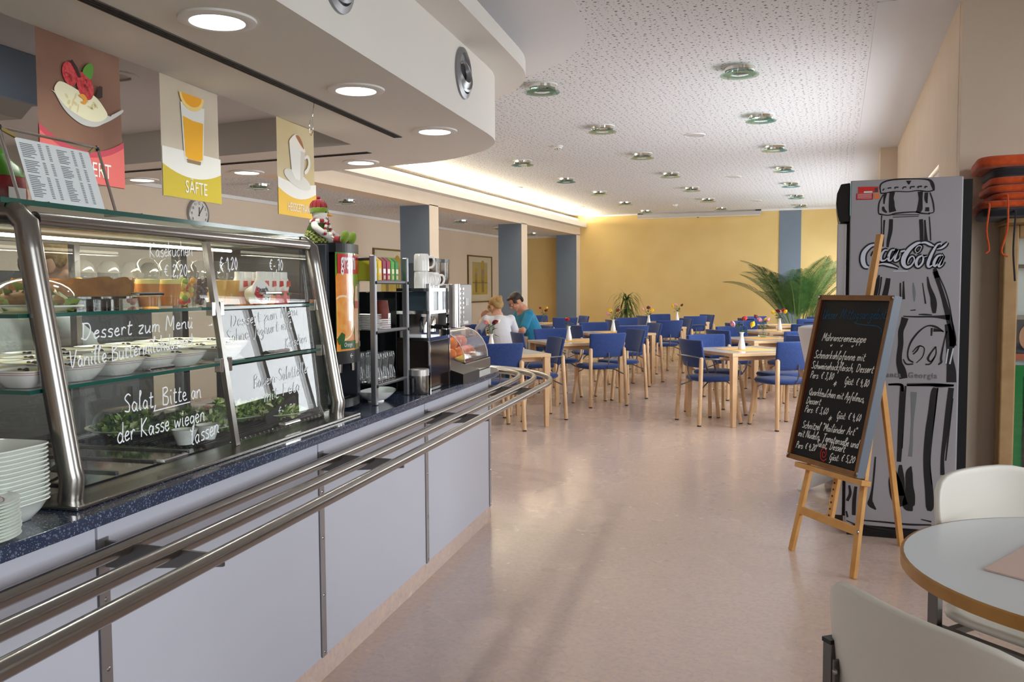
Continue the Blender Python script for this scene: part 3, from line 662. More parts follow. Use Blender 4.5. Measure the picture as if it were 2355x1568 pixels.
# ------------------------------------------------------------ food in the display case
SH1, SH2 = 1.3005, 1.1335
M_CRUST = mat('baked crust', (124,78,36), .85, noise=(22,(150,102,50)), bump=(60,.7,.006)); M_CRUMB = mat('cheesecake', (226,190,110), .8, noise=(60,(200,150,80)), bump=(90,.5,.003))
M_LEAF = mat('lettuce', (130,160,64), .6, noise=(30,(176,196,104))); M_LEAFD = mat('dark salad leaf', (58,96,34), .55, noise=(25,(96,132,46)))
M_FILM = glass('cling film', (248,250,248), 1.0, .12, .03)
M_CLEAR = glass('clear plastic', (248,250,249), veil=.07)  # white veil mixed in stands for bright reflections on the lids
def ordn(i): return ['first','second','third','fourth','fifth','sixth','seventh','eighth','ninth','tenth','eleventh','twelfth','thirteenth','fourteenth','fifteenth','sixteenth'][i]
def leafpile(n, rx, ry, h, seed, L=.035):
    r = random.Random(seed); b = MB()
    for i in range(n):
        a = r.uniform(0,2*pi); q = r.random()**.6; c = Vector((cos(a)*rx*q, sin(a)*ry*q, h*(1-q*q)*r.uniform(.35,1)+.004))
        d = Vector((r.uniform(-1,1),r.uniform(-1,1),r.uniform(-.1,.9))).normalized(); x = d.orthogonal().normalized(); x = Matrix.Rotation(r.uniform(0,6),3,d)@x
        l = L*r.uniform(.5,1.2); w = l*r.uniform(.25,.55); y = d.cross(x)*(w*.4)
        vs = [c, c+d*l*.35+x*w+y*.6, c+d*l, c+d*l*.35-x*w+y*.6, c+d*l*.5-y]
        b.m(r.choice((0,0,1,1,2)) if seed % 2 else r.choice((0,1,1,1)))._add(vs,[(0,1,4),(1,2,4),(2,3,4),(3,0,4)])
    return b
M_ONION = mat('pale salad stalk', (222,226,176), .5); M_TOMATO = mat('tomato', (190,40,28), .3)
# sandwich
t = thing('sandwich', 'filled roll in cling film on a white plate at the upper left', 'sandwich', lw(-.30,-.905,SH1), KA)
MB().lathe([(.06,0),(.09,.004),(.118,.012),(.116,.016),(.088,.008),(0,.006)],28).build('plate', M_WHITE, t, True)
MB().grid(lambda u,v:(.085*cos(u*pi)*(.4+.6*v)+.004*sin(u*19),-.075+.15*u-.0+.01*sin(v*9),.012+.055*sin(pi*min(1,v*.98))+.004*sin(u*23+v*9)),16,9).build('bread_roll', mat('bread roll', (186,138,78), .75, noise=(30,(150,100,48)), bump=(70,.5,.003)), t, True)
MB().ball((.0,.0,.028),(.075,.088,.026),20,10).build('roll_base', mat('bread roll',(186,138,78)), t, True)
leafpile(110,.082,.095,.05,3,.04).build('salad_filling', [M_LEAF,M_LEAFD,M_ONION], t)['kind'] = 'stuff'
MB().ball((0,0,.030),(.092,.108,.052),22,12).build('cling_film', M_FILM, t, True)
MB().prism([(-.02,-.13),(.12,-.10),(.06,-.02),(-.06,-.05)],.016,.018).build('paper_napkin', mat('white paper',(232,234,230),.8), t)
# cake
t = thing('cheesecake', 'round cheesecake with brown crumb crust and a cut side on a black cake stand', 'cake', lw(-.47,-.565,SH1), KA)
MB().lathe([(.12,0),(.12,.024),(.17,.028),(.17,.034),(0,.034)],36).build('cake_stand', M_GLOSSB, t, True)
b = MB(); r = random.Random(4); n = 46; a0, a1 = rad(75), rad(75+318)
ring = []
for i in range(n+1):
    a = a0+(a1-a0)*i/n; rr = .158+r.uniform(-.004,.004); hh = .084+r.uniform(-.005,.006); ring.append((a,rr,hh))
vs = []; fs = []
for a, rr, hh in ring: vs += [(cos(a)*rr,sin(a)*rr,.034),(cos(a)*(rr+.004),sin(a)*(rr+.004),.065),(cos(a)*rr,sin(a)*rr,hh),(cos(a)*(rr-.018),sin(a)*(rr-.018),hh-.004),(cos(a)*(rr-.028),sin(a)*(rr-.028),hh-.016),(0,0,.072)]
for i in range(n):
    for j in range(5): fs.append((i*6+j,(i+1)*6+j,(i+1)*6+j+1,i*6+j+1))
b._add(vs,fs); b.build('crust', M_CRUST, t, True, ang=60)
for i in (0,n):
    a, rr, hh = ring[i]; MB()._add([(0,0,.034),(cos(a)*rr,sin(a)*rr,.034),(cos(a)*rr,sin(a)*rr,hh-.004),(0,0,.072)],[(0,1,2,3)]).build('cut_face', M_CRUMB, t)
MB().prism([(.0,.0),(.15,-.035),(.15,.035)],.036,.076,lambda x,y,z:(x*cos(1.15)-y*sin(1.15)+.03,x*sin(1.15)+y*cos(1.15)+.05,z)).build('cake_slice', M_CRUMB, t, bevel=.004)
# cups with domed lids
M_BEER = mat('amber juice', (214,128,18), .25, coat=.4); M_OJ = mat('orange juice', (244,176,20), .3, coat=.4); M_FOAM = mat('pale yellow foam', (244,222,130), .7)
M_GRAPE = mat('dark grapes', (70,20,30), .3); M_FRUITS = [mat('mango pieces',(246,170,40),.4), mat('melon pieces',(236,214,110),.4), mat('strawberry pieces',(206,58,40),.4), mat('kiwi pieces',(150,176,60),.4)]
def cup(kind, label, o, s):
    t = thing('lidded_cup', label, 'cup', lw(o,s,SH1), KA, 'cups with domed lids on the upper shelf')
    MB().lathe([(.027,0),(.036,.09),(.038,.092),(.038,.095)],20,caps=False).build('cup_wall', M_CLEAR, t, True)
    MB().lathe([(.027,.001),(0,.001)],20).build('cup_base', M_CLEAR, t)
    MB().lathe([(.039,.095),(.040,.108),(.034,.112),(.031,.128),(.020,.142),(.010,.146),(.009,.147)],20,caps=False).build('dome_lid', M_CLEAR, t, True)
    if kind in ('beer','oj'):
        MB().lathe([(.0255,.003),(.0335,.070),(0,.070)],20).build('drink', M_BEER if kind == 'beer' else M_OJ, t, True)
        MB().lathe([(.0335,.070),(.0345,.083),(0,.085)],20).build('foam', M_FOAM if kind == 'beer' else M_OJ, t, True)
    else:
        r = random.Random(int(s*1000)); k = 0
        for i in range(26):
            a = r.uniform(0,6.28); z = .012+.074*i/26; q = r.uniform(.3,.8)*(.024+.0085*z/.09)
            MB().ball((cos(a)*q,sin(a)*q,z),r.uniform(.009,.012),7,5).build('fruit_piece' if kind == 'fruit' else 'grape', (M_FRUITS[r.randrange(4)] if kind == 'fruit' else M_GRAPE), t, True)
    return t
cup('beer','lidded clear cup of amber juice next to the cake slice',-.33,-.425); cup('beer','lidded clear cup of foamy amber juice left of the fruit salad',-.32,-.335)
cup('fruit','lidded clear cup of mixed fruit salad',-.32,-.25); cup('grape','lidded clear cup filled with dark grapes behind the middle bar',-.32,-.172)
cup('oj','lidded clear cup of orange juice right of the dark grapes',-.32,-.08); cup('oj','lidded clear cup of orange juice beside the quark tub',-.32,.0)
for s, k, l in ((-.37,'fruit','leftmost behind the cake'),(-.255,'fruit','second behind the cake'),(-.145,'grape','third, right of the cake'),(-.05,'oj','rightmost')):
    cup(k,'lidded cup in the back row of the upper shelf, '+l,-.60,s)
# yoghurt drinks and a quark tub
M_YOG = mat('white yoghurt sleeve', (244,238,230), .35); M_PEACH = mat('peach coloured drink', (240,168,120), .35); M_BERRY = mat('pink drink', (226,110,110), .35); M_REDL = mat('red label', (206,40,36), .4)
k = 0
for row, (o, ss) in enumerate(((-.235,(.06,.111,.162,.213)),(-.30,(.03,.08,.131,.182)))):
    for i, s in enumerate(ss):
        c = 'peach' if i < 2 else 'pink'
        t = thing('yoghurt_drink', 'white capped yoghurt drink with %s lower half, %s from left, %s row' % (c, ordn(i), 'front' if row == 0 else 'rear'), 'bottle', lw(o,s,SH1), KA, 'yoghurt drink bottles')
        MB().lathe([(.018,0),(.023,.006),(.0245,.025),(.021,.042),(.0195,.046)],18).build('lower_body', M_PEACH if i < 2 else M_BERRY, t, True)
        MB().lathe([(.0195,.046),(.0225,.056),(.023,.078),(.019,.090),(.0165,.094)],18).build('upper_body', M_YOG, t, True)
        MB().lathe([(.0168,.093),(.0168,.112),(.0155,.114),(0,.114)],18).build('cap', M_TRIM, t, True)
        MB().prism([(-.012,.0),(.014,.004),(.012,.022),(-.010,.022)],0,.001,lambda x,y,z:(.0232+z,x,.060+y)).build('red_label', M_REDL, t)
        MB().box(.0238,-.008,.030,.0248,.010,.040).build('print_mark', mat('leaf green print',(70,120,60),.5), t)
t = thing('quark_tub', 'white quark tub tipped on its side with red and chocolate dotted lid', 'tub', lw(-.20,-.005,SH1+.042), KA)
Rq = Matrix.Rotation(rad(78),3,'Y')@Matrix.Rotation(rad(14),3,'X')
MB().lathe([(.026,-.05),(.036,.0),(.040,.004)],24,R=Rq).build('tub', M_YOG, t, True)
MB().lathe([(.042,.002),(.042,.007),(0,.007)],28,R=Rq).build('lid', M_TRIM, t, True)
MB().prism([(-.038,-.006),(-.012,-.037),(.004,-.010),(-.02,.022)],.0072,.0080,lambda x,y,z:Rq@Vector((-y,x,z))).build('red_corner', M_REDL, t)
put_text('lettering','Quark',.020,mat('blue black print',(40,50,90),.5),t,(Matrix.Translation((0,0,0))@Rq.to_4x4()@Matrix.Translation((0,0,.0082))@Matrix.Rotation(rad(90),4,'Z')@Matrix.Translation((.004,.002,0))),bold=True)
r = random.Random(2)
for i in range(9): MB().ball(Rq@Vector((r.uniform(-.0,.034)*.9,r.uniform(-.028,.024),.0075)),(.003,.003,.002),6,4).build('chocolate_dot', mat('chocolate',(60,34,22),.5), t)
# dessert dishes on the lower shelf
M_CUST = mat('vanilla dessert', (240,226,176), .35, noise=(40,(232,212,150))); M_STRIPE = mat('thin red stripe', (190,120,112), .4); M_CHOC = mat('chocolate',(60,34,22),.5)
def dish():
    t = thing('dessert_dish','', 'dish')
    MB().lathe([(.036,0),(.040,.002),(.056,.022),(.064,.038),(.0655,.041),(.0635,.041),(.054,.024),(.038,.006),(0,.006)],28,sq=4.2).build('dish_body', M_WHITE, t, True, ang=50)
    MB().lathe([(.0606,.0310),(.0612,.0322)],28,sq=4.2,caps=False).build('stripe', M_STRIPE, t)
    MB().lathe([(.0634,.0358),(.0640,.0370)],28,sq=4.2,caps=False).build('stripe', M_STRIPE, t)
    MB().lathe([(.0605,.036),(.03,.037),(0,.038)],28,sq=4.2).build('dessert', M_CUST, t, True)
    r = random.Random(9)
    for i in range(4): MB().ball((r.uniform(-.02,.02),r.uniform(-.02,.02),.039),(.006,.004,.003),7,5).build('chocolate_shaving', M_CHOC, t, True)
    return t
dd = dish(); cache(dd); got = False
rows = (('front',-.195,[-1.04,-.90,-.757,-.615,-.472,-.27]),('second',-.335,[-1.0,-.862,-.724,-.586,-.448,-.29,-.15,-.01]),('third',-.475,[-1.0,-.862,-.724,-.586,-.448,-.29,-.15,-.01,.13]),('rear',-.612,[-1.0,-.862,-.724,-.586,-.448,-.29,-.15,-.01,.13]))
for rn, o, ss in rows:
    for i, s in enumerate(ss):
        lb = 'white striped dish of vanilla dessert, %s from left in the %s row' % (ordn(i), rn)
        if not got: dd.location = lw(o,s,SH2); dd.rotation_euler = (0,0,KA); dd['label'] = lb; dd['group'] = 'dessert dishes'; got = True
        else: dup(dd, lw(o,s+rnd.uniform(-.004,.004),SH2), KA+rnd.uniform(-.05,.05), lb, 'dessert dishes')
# salads on the case floor
def salad(label, o, s, rx, seed, lid=True):
    t = thing('salad_plate', label, 'salad', lw(o,s,WT+.0195), KA, 'salad plates')
    MB().lathe([(.07,0),(.09,.006),(.13,.020),(.132,.023),(.10,.012),(0,.008)],32).build('plate', mat('cream plate',(226,232,206),.25,coat=.4), t, True)
    leafpile(800,rx,rx,.062,seed,.028).build('salad_leaves', [M_LEAFD,M_LEAF,M_ONION], t)['kind'] = 'stuff'
    r = random.Random(seed)
    for i in range(1): a = r.uniform(0,6.28); MB().ball((cos(a)*.06,sin(a)*.06,.052),.012,10,7).build('tomato', M_TOMATO, t, True)
    if lid: MB().lathe([(.118,.016),(.108,.055),(.085,.078),(0,.088)],26).build('clear_cover', M_FILM, t, True)
salad('covered green salad on a plate at the left behind the writing Salat',-.52,-.28,.10,1); salad('covered green salad on a plate in the middle of the case floor',-.33,-.215,.105,3)
salad('green salad on a plate right of the middle bar',-.36,.02,.10,5,False); salad('green salad with leaves on the plate beside the black price card',-.25,.13,.10,7,False)
for o, s, l in ((-.215,-.43,'left of the two beside the middle bar'),(-.20,-.335,'right of the two beside the middle bar'),(-.47,.14,'behind the right hand salads')):
    t = thing('dressing_bowl', 'small white dressing bowl '+l, 'bowl', lw(o,s,WT+.0195), KA, 'dressing bowls')
    MB().lathe([(.022,0),(.036,.04),(.038,.045),(.035,.045),(.024,.008),(0,.006)],22).build('bowl', M_WHITE, t, True)
    MB().lathe([(.033,.038),(0,.039)],18).build('dressing', mat('creamy dressing',(236,228,204),.3), t)
t = thing('price_card', 'black price card with a handwritten white price among the salads', 'price card', lw(-.175,.10,WT+.02), KA)
MB().prism([(-.13,0),(.10,0),(.10,.066),(.09,.072),(-.13,.03)],0,.003,lambda x,y,z:(z-.2*y,x,y)).build('card', M_BLACKM, t)
write('price','€ 3,50',M_PEN,t,lambda u,v:(.0040-.2*(.012+v),-.045+u,.012+v),Vector((1,0,.2)),.125,.016,.0036,21)
# crockery stacks on the worktop
M_PLATE = mat('white tableware', (232,238,230), .2, coat=.4)
bo = thing('square_bowl','', 'bowl')
MB().lathe([(.046,0),(.050,.002),(.066,.022),(.076,.040),(.0805,.043),(.0795,.046),(.073,.043),(.062,.024),(.046,.006),(0,.005)],40,sq=5).build('bowl_body', M_PLATE, bo, True, ang=50)
cache(bo)
for i in range(14):
    lb = 'white square bowl stacked beside the case post, %s from bottom' % ordn(i) if i < 13 else 'topmost white square bowl of the stack beside the case post'
    z = WT+i*.0088
    if i == 0: bo.location = lw(-.10,-1.235,z); bo.rotation_euler = (0,0,KA); bo['label'] = lb; bo['group'] = 'stacked square bowls'
    else: dup(bo, lw(-.10+rnd.uniform(-.001,.001),-1.235+rnd.uniform(-.001,.001),z), KA, lb, 'stacked square bowls')
pl_ = thing('plate','', 'plate')
MB().lathe([(.05,0),(.055,.003),(.085,.010),(.087,.012),(.085,.0135),(.052,.006),(0,.005)],36).build('plate_body', M_PLATE, pl_, True, ang=50)
MB().lathe([(.058,.0085),(.060,.009)],36,caps=False).build('stripe', M_STRIPE, pl_); cache(pl_)
for i in range(12):
    lb = 'white dessert plate stacked at the left edge, %s from bottom' % ordn(i) if i < 11 else 'topmost white dessert plate of the short stack at the left edge'
    z = WT+i*.0062
    if i == 0: pl_.location = lw(-.035,-1.365,z); pl_['label'] = lb; pl_['group'] = 'stacked dessert plates'
    else: dup(pl_, lw(-.035+rnd.uniform(-.0015,.0015),-1.365+rnd.uniform(-.0015,.0015),z), 0, lb, 'stacked dessert plates')
# price list stand on the case top
ZT = 1.5565
t = thing('price_list_stand', 'thin metal stand with a printed price list clipped in it on top of the case', 'price list', lw(-.32,-.757,ZT), KA)
fn = lambda a,z: (-.30*z+.02, a, z)      # leaning back
for a in (-.17,.17): MB().tube([fn(a,.0),fn(a,.185)],.004,8).build('leg', M_CHROME, t, True)
MB().tube([fn(-.17,.19),fn(.17,.19)],.004,8).build('top_bar', M_CHROME, t, True)
for a in (-.17,.17): MB().tube([fn(a,.182),fn(a*.995,.19),fn(a*.97,.192)],.0055,8).build('black_joint', M_BLACK, t, True)
MB().tube([(-.02,-.17,.003),(.10,-.17,.003)],.004,8).build('foot', M_CHROME, t, True); MB().tube([(-.02,.17,.003),(.10,.17,.003)],.004,8).build('foot', M_CHROME, t, True)
sheet = MB().grid(lambda u,v: fn(-.128+.256*u,.014+.158*v),2,2).build('price_sheet', mat('white printed sheet',(232,238,240),.6), t)
b = MB(); r = random.Random(5)
for col, (x0, wd) in enumerate(((-.118,.050),(-.058,.013),(-.030,.013),(.004,.040),(.058,.013),(.088,.013))):
    for i in range(30):
        if i in (9,17) or (i == 0 and col in (0,3)): continue
        z = .163-i*.0047; w = wd*r.uniform(.55,1) if col in (0,3) else wd*.8
        p = [Vector(fn(x0,z)),Vector(fn(x0+w,z)),Vector(fn(x0+w,z+.0021)),Vector(fn(x0,z+.0021))]; b._add([q+Vector((.0006,0,.0002)) for q in p],[(0,1,2,3)])
b.build('print_lines', mat('grey print',(120,124,128),.7), sheet)['kind'] = 'stuff'
for a, z, da, dz in ((-.128,.172,-.036,.016),(.128,.172,.030,.014),(-.128,.014,-.020,-.010),(.128,.014,.028,-.010)):
    p = Vector(fn(a,z)); q = Vector(fn(a+da,z+dz)); MB().bar(p+Vector((.003,0,0)),q,.006,.007,(1,0,0),.010,.004).build('clip', mat('brass clip',(170,150,96),.3,.9), t)
for o, s, l, c1_, c2_ in ((-.62,-.66,'red and green snack bag behind the price list stand',(150,24,26),(74,140,30)),):
    t = thing('snack_bag', l, 'snack bag', lw(o,s,ZT), KA)
    MB().lathe([(.05,0),(.055,.01),(.06,.06),(.055,.11),(.045,.13)],20,sq=4).build('bag', mat('bag lower red',c1_,.35,noise=(14,(70,40,28))), t, True)
    MB().lathe([(.055,.112),(.046,.14),(.012,.175),(.010,.19)],20,sq=4).build('bag_top', mat('bag top green',c2_,.35), t, True)
    MB().box(.058,-.03,.05,.060,.03,.08).build('label', M_TRIM, t)
# ------------------------------------------------------------ machines at the far end of the counter
KI = KA
# juice dispenser
t = thing('juice_dispenser', 'tall black juice dispenser with a curved lit front showing oranges', 'juice dispenser', lw(0,0,WT), KI)
a0, a1 = .385, .655; om = (a0+a1)/2
MB().box(-.62,a0-.02,.03,-.24,a1+.03,.655).build('housing', M_BLACK, t, bevel=.008)
for s in (a0+.02,a1): MB().box(-.60,s-.02,0,-.56,s+.02,.03).build('foot', M_BLACK, t); MB().box(-.2,s-.02,0,-.16,s+.02,.03).build('foot', M_BLACK, t)
front = lambda u: -.122+.018*(1-(2*u-1)**2)          # bowed front
def fr(u,z,d=0): return (front(u)+d, a0+.03+(a1-a0-.06)*u, z)
MB().grid(lambda u,v: fr(u,.235+.385*v),16,2).build('front_panel', mat('juice poster ground',(92,140,44),.25,coat=0,noise=(7,(170,190,60))), t, True)
MB().prism([(-.25,a0+.0)]+[(front(u/12)+.004,a0+.03+(a1-a0-.06)*u/12) for u in range(13)]+[(-.25,a1+.0)],.62,.655).build('top_cap', M_BLACK, t)
MB().prism([(-.25,a0+.0)]+[(front(u/12)+.004,a0+.03+(a1-a0-.06)*u/12) for u in range(13)]+[(-.25,a1+.0)],.185,.235).build('tap_block', M_BLACK, t)
for s in (a0,a1+.005): MB().box(-.26,s-.002,.03,-.145,s+.028,.65).build('side_rail', mat('graphite side',(52,56,64),.4), t, bevel=.004)
MB().box(-.152,a1+.008,.24,-.142,a1+.028,.262).build('lock', M_STEELD, t)
MB().box(-.30,a0+.02,.03,-.26,a1-.0,.19).build('splash_back', mat('dark grey splash back',(62,66,72),.3,.4), t)
MB().prism([(-.28,a0+.02)]+[(front(u/12)+.0,a0+.03+(a1-a0-.06)*u/12) for u in range(13)]+[(-.28,a1)],.012,.045).build('drip_tray', M_BLACK, t)
MB().prism([(-.26,a0+.05)]+[(front(u/12)-.03,a0+.06+(a1-a0-.12)*u/12) for u in range(13)]+[(-.26,a1-.03)],.045,.048).build('drip_grid', mat('grid black',(34,34,38),.3), t)
for u in (.2,.75): MB().lathe([(.010,.15),(.013,.185)],10,c=fr(u,0,-.02)).build('spout', M_STEEL, t, True)
MB().tube([fr(.1,.165,-.015),fr(.07,.135,-.005)],.006,8).build('tap_lever', M_TRIM, t)
def on_front(name, poly, m, d, parent=None):
    """flat print on the bowed front: polygon of (u,z) subdivided along u"""
    b = MB(); us = [p[0] for p in poly]; n = 14; lo_, hi_ = min(us), max(us)
    def span(u):
        zs = []
        for i in range(len(poly)):
            (u0,z0),(u1,z1) = poly[i],poly[(i+1)%len(poly)]
            if (u0-u)*(u1-u) <= 0 and abs(u1-u0) > 1e-9: zs.append(z0+(z1-z0)*(u-u0)/(u1-u0))
        return (min(zs),max(zs)) if zs else (None,None)
    P = []
    for i in range(n+1):
        u = lo_+(hi_-lo_)*(i/n); u = min(max(u,lo_+1e-5),hi_-1e-5); z0, z1 = span(u); P.append((u,z0,z1))
    for i in range(n):
        (u0,z00,z01),(u1,z10,z11) = P[i],P[i+1]
        b._add([fr(u0,z00,d),fr(u1,z10,d),fr(u1,z11,d),fr(u0,z01,d)],[(0,1,2,3)])
    return b.build(name, m, t)
def disc(cu, cz, ru, rz, n=24, a0_=0, a1_=2*pi): return [(min(1,max(0,cu+cos(a0_+(a1_-a0_)*i/n)*ru)),cz+sin(a0_+(a1_-a0_)*i/n)*rz) for i in range(n)]
M_ORANGE = mat('printed orange peel', (240,138,40), .3, coat=.6, noise=(30,(250,160,60))); M_OFLESH = mat('printed orange flesh', (250,176,84), .3, coat=.6, noise=(40,(244,150,50))); M_ORIM = mat('printed pith',(252,226,180),.3)
on_front('printed_orange', disc(.22,.470,.40,.078), M_ORANGE, .001)
on_front('printed_orange_rim', disc(.18,.365,.46,.090), M_ORIM, .002); on_front('printed_orange_half', disc(.18,.365,.42,.082), M_OFLESH, .003)
on_front('printed_orange_base', [(0,.236),(.62,.236),(.58,.30),(.3,.315),(0,.29)], M_ORANGE, .0015)
on_front('printed_leaf', [(0,.285),(.12,.31),(.22,.30),(.2,.275),(.05,.26)], mat('printed leaf',(50,96,40),.3), .0036)
on_front('printed_orange_glow', [(.60,.236),(1,.236),(1,.34),(.72,.40),(.60,.33)], mat('printed juice glow',(120,150,50),.3,noise=(20,(200,70,50))), .0012)
on_front('printed_carton', [(.62,.26),(.86,.26),(.86,.44),(.80,.49),(.68,.49),(.62,.44)], mat('printed juice carton',(250,226,196),.3,noise=(26,(244,170,110))), .0022)
on_front('printed_carton_band', [(.62,.40),(.86,.40),(.86,.43),(.62,.43)], mat('printed red band',(214,60,50),.3), .003)
on_front('logo_field', [(.04,.538),(1,.538),(1,.614),(.04,.614)], mat('logo red',(206,30,44),.3), .003)
on_front('flavour_plate', [(.10,.243),(.62,.243),(.62,.274),(.10,.274)], mat('flavour green',(34,92,50),.3), .0042)
def bent_text(name, txt, size, m, u0, z, sx, d, bold=True, shear=0):
    me = text_mesh(txt, size, bold=bold, align='LEFT', sx=sx, ext=0, shear=shear); me.materials.clear(); me.materials.append(m); wspan = a1-a0-.06
    for v in me.vertices:
        u = u0+v.co.x/wspan; q = fr(u, z+v.co.y, d); v.co = Vector(q)
    o = bpy.data.objects.new(name, me); COL.objects.link(o); o.parent = t; return o
M_LTXT = mat('white print', (248,248,246), .35)
bent_text('brand_lettering','granini',.098,M_LTXT,.12,.556,.44,.0045)
bent_text('flavour_lettering','Orange',.024,M_LTXT,.17,.252,.80,.0055,False,.2)
bent_text('arrow_lettering','\u2190',.03,M_LTXT,.35,.205,1.0,.0055,False)
MB().grid(lambda u,v: fr(u,.237+.381*v,.008),16,2).build('front_glazing', glass('dispenser glazing',(250,250,250)), t, True)

# rack with cups, glasses and tea boxes
t = thing('cup_rack', 'open steel rack with tea boxes, cups and glasses beside the coffee machine', 'rack', lw(0,0,WT), KI)
R0, R1 = .635, 1.0
M_RACK = mat('grey rack metal', (138,139,144), .35, .8)
skw = lambda o: (-.06-o)*.30
for s in (R0,R1):
    for o in (-.06,-.40): MB().box(o-.012,s+skw(o)-.012,0,o+.012,s+skw(o)+.012,.615).build('upright', M_RACK, t, bevel=.004)
    for z in (.09,.31,.515): MB().ball((-.046,s,z-.012),(.004,.007,.007),8,6).build('bolt', M_BLACK, t)
for z in (.085,.307,.512): 
    MB().prism([(-.06,R0+.012),(-.06,R1-.012),(-.40,R1+skw(-.40)-.012),(-.40,R0+skw(-.40)+.012)],z-.006,z).build('rack_shelf', M_SHELF, t)
    for o in (-.06,-.40): MB().tube([(o,R0+skw(o),z-.006),(o,R1+skw(o),z-.006)],.008,10).build('shelf_bar', M_RACK, t, True)
MB().tube([(-.06,R0,.60),(-.40,R0+skw(-.40),.60)],.007,8).build('top_bar', M_RACK, t, True); MB().tube([(-.40,R0+skw(-.40),.60),(-.40,R1+skw(-.40),.60)],.007,8).build('top_bar', M_CHROME, t, True)
teas = [((196,200,60),'lime green'),((246,206,36),'yellow'),((146,24,64),'dark crimson'),((170,30,70),'crimson'),((86,176,50),'light green'),((44,146,56),'green')]
for i, (c, n) in enumerate(teas):
    s = R0+.05+i*.048
    b_ = thing('tea_box', n+' tea box on the top shelf of the cup rack', 'tea box', lw(-.07,s,WT+.5125), KI, 'tea boxes on the rack')
    MB().box(-.11,-.019,0,0,.019,.082).build('carton', mat('tea carton '+n,c,.5), b_, bevel=.001)
    MB().prism([(-.11,.082),(0,.082),(-.02,.098),(-.11,.092)],-.018,.018,lambda x,y,z:(x,z,y)).build('open_flap', mat('tea flap '+n,tuple(int(q*.8) for q in c),.5), b_)
    MB().box(.0002,-.013,.03,.001,.013,.05).build('label_mark', M_LTXT if i in (2,3) else mat('tea mark',(250,240,200),.5), b_)
    MB().box(.0002,-.010,.006,.001,.010,.022).build('picture_mark', mat('tea picture',(226,190,150),.5), b_)
M_CUPW = mat('white mug china', (244,243,240), .2, coat=.4)
def mug(name, label, o, s, z, r=.04, h=.085, rz=0, cat='mug', group=None, inv=False, m=None):
    t = thing(name, label, cat, lw(o,s,z), KI+rz, group)
    pr = [(r*.82,0),(r*.95,.006),(r,h*.5),(r,h),(r-.004,h),(r-.006,h*.5),(r*.78,.008),(0,.006)]
    if inv: pr = [(a,h-b) for a,b in pr]
    MB().lathe(pr,24).build('body', m or M_CUPW, t, True)
    MB().tube(catmull([(r-.002,0,h*.82),(r+.020,0,h*.80),(r+.026,0,h*.5),(r+.016,0,h*.24),(r-.002,0,h*.20)],4),.0055,8).build('handle', m or M_CUPW, t, True)
    return t
# cups on the rack's upper middle shelf
for i, s in enumerate((R0+.07,R0+.16,R0+.24)): mug('cup','white cup standing on the glass shelf under the tea boxes, %s from the left' % ordn(i),-.25,s+.05,WT+.307,.038,.06,rad(40),'cup','cups on the rack')
for i in range(9):
    b_ = tag(MB().lathe([(.03,0),(.034,.003),(.055,.008),(.056,.010),(.033,.006),(0,.005)],26).build('saucer', M_CUPW, None, True, loc=lw(-.12,R0+.085,WT+.3075+i*.0068), rz=KI), 'white saucer in the stack on the rack, %s from the bottom' % ordn(i), 'saucer', 'stacked saucers')
M_BRICK = mat('brown red paper cup', (120,50,34), .6, noise=(40,(96,36,26)))
for i in range(5):
    b_ = thing('paper_cup', 'brown red paper cup stacked upside down, %s from the bottom' % ordn(i), 'paper cup', lw(-.10,R0+.18,WT+.3075+i*.009), KI, 'stacked paper cups')
    MB().lathe([(.038,0),(.027,.085),(0,.085)],22).build('wall', M_BRICK, b_, True); MB().lathe([(.0385,0),(.0395,.003),(.0385,.006)],22,caps=False).build('rolled_rim', M_TRIM, b_, True)
    MB().box(.034,-.012,.02,.0365,.012,.03).build('print_mark', M_LTXT, b_)
M_TUMB = glass('tumbler glass',(250,252,252),1.0,.02,.06)
for i in range(8):
    o, s = -.11-.09*(i//4), R0+.06+.073*(i % 4)+.025*(i//4)
    b_ = thing('water_glass', 'curved water glass on the lowest rack shelf, %s row, %s from left' % ('front' if i < 4 else 'rear', ordn(i % 4)), 'glass', lw(o,s,WT+.086), KI, 'water glasses')
    MB().lathe([(.030,0),(.028,.03),(.021,.055),(.024,.075),(.027,.10),(.023,.118),(0,.119)],18).build('bowl', M_TUMB, b_, True)
    MB().lathe([(.0305,0),(.031,.002),(.030,.004)],18,caps=False).build('rim', M_CHROME, b_, True)
for i in range(4):
    s = R0+.14+.07*i
    b_ = thing('latte_glass','tall latte glass at the back of the middle rack shelf, %s from the left' % ordn(i),'glass',lw(-.33,s,WT+.308),KI,'latte glasses')
    MB().lathe([(.020,0),(.022,.01),(.030,.12),(.031,.122),(.028,.12),(.020,.012)],18,caps=False).build('bowl', M_TUMB, b_, True); MB().lathe([(.020,0),(0,.002)],14).build('base', M_TUMB, b_)
t = thing('serving_dish', 'white boat-shaped dish on the worktop under the cup rack', 'dish', lw(-.11,R0+.13,WT), KI)
MB().grid(lambda u,v:((.03+.05*v)*cos(u*2*pi),(.04+.075*v)*sin(u*2*pi),.004+.036*v**1.5+.01*v*abs(sin(u*2*pi))),28,6,True).build('bowl', M_CUPW, t, True); MB().lathe([(.035,0),(.032,.008)],20).build('foot', M_CUPW, t)
t = thing('steel_canister', 'brushed steel canister with lid in front of the coffee machine', 'canister', lw(-.015,1.045,WT), KI)
MB().lathe([(.040,0),(.042,.004),(.042,.085)],26).build('body', M_STEEL, t, True); MB().lathe([(.044,.085),(.044,.112),(.040,.116),(0,.116)],26).build('lid', mat('satin lid',(196,194,190),.4,.8), t, True)
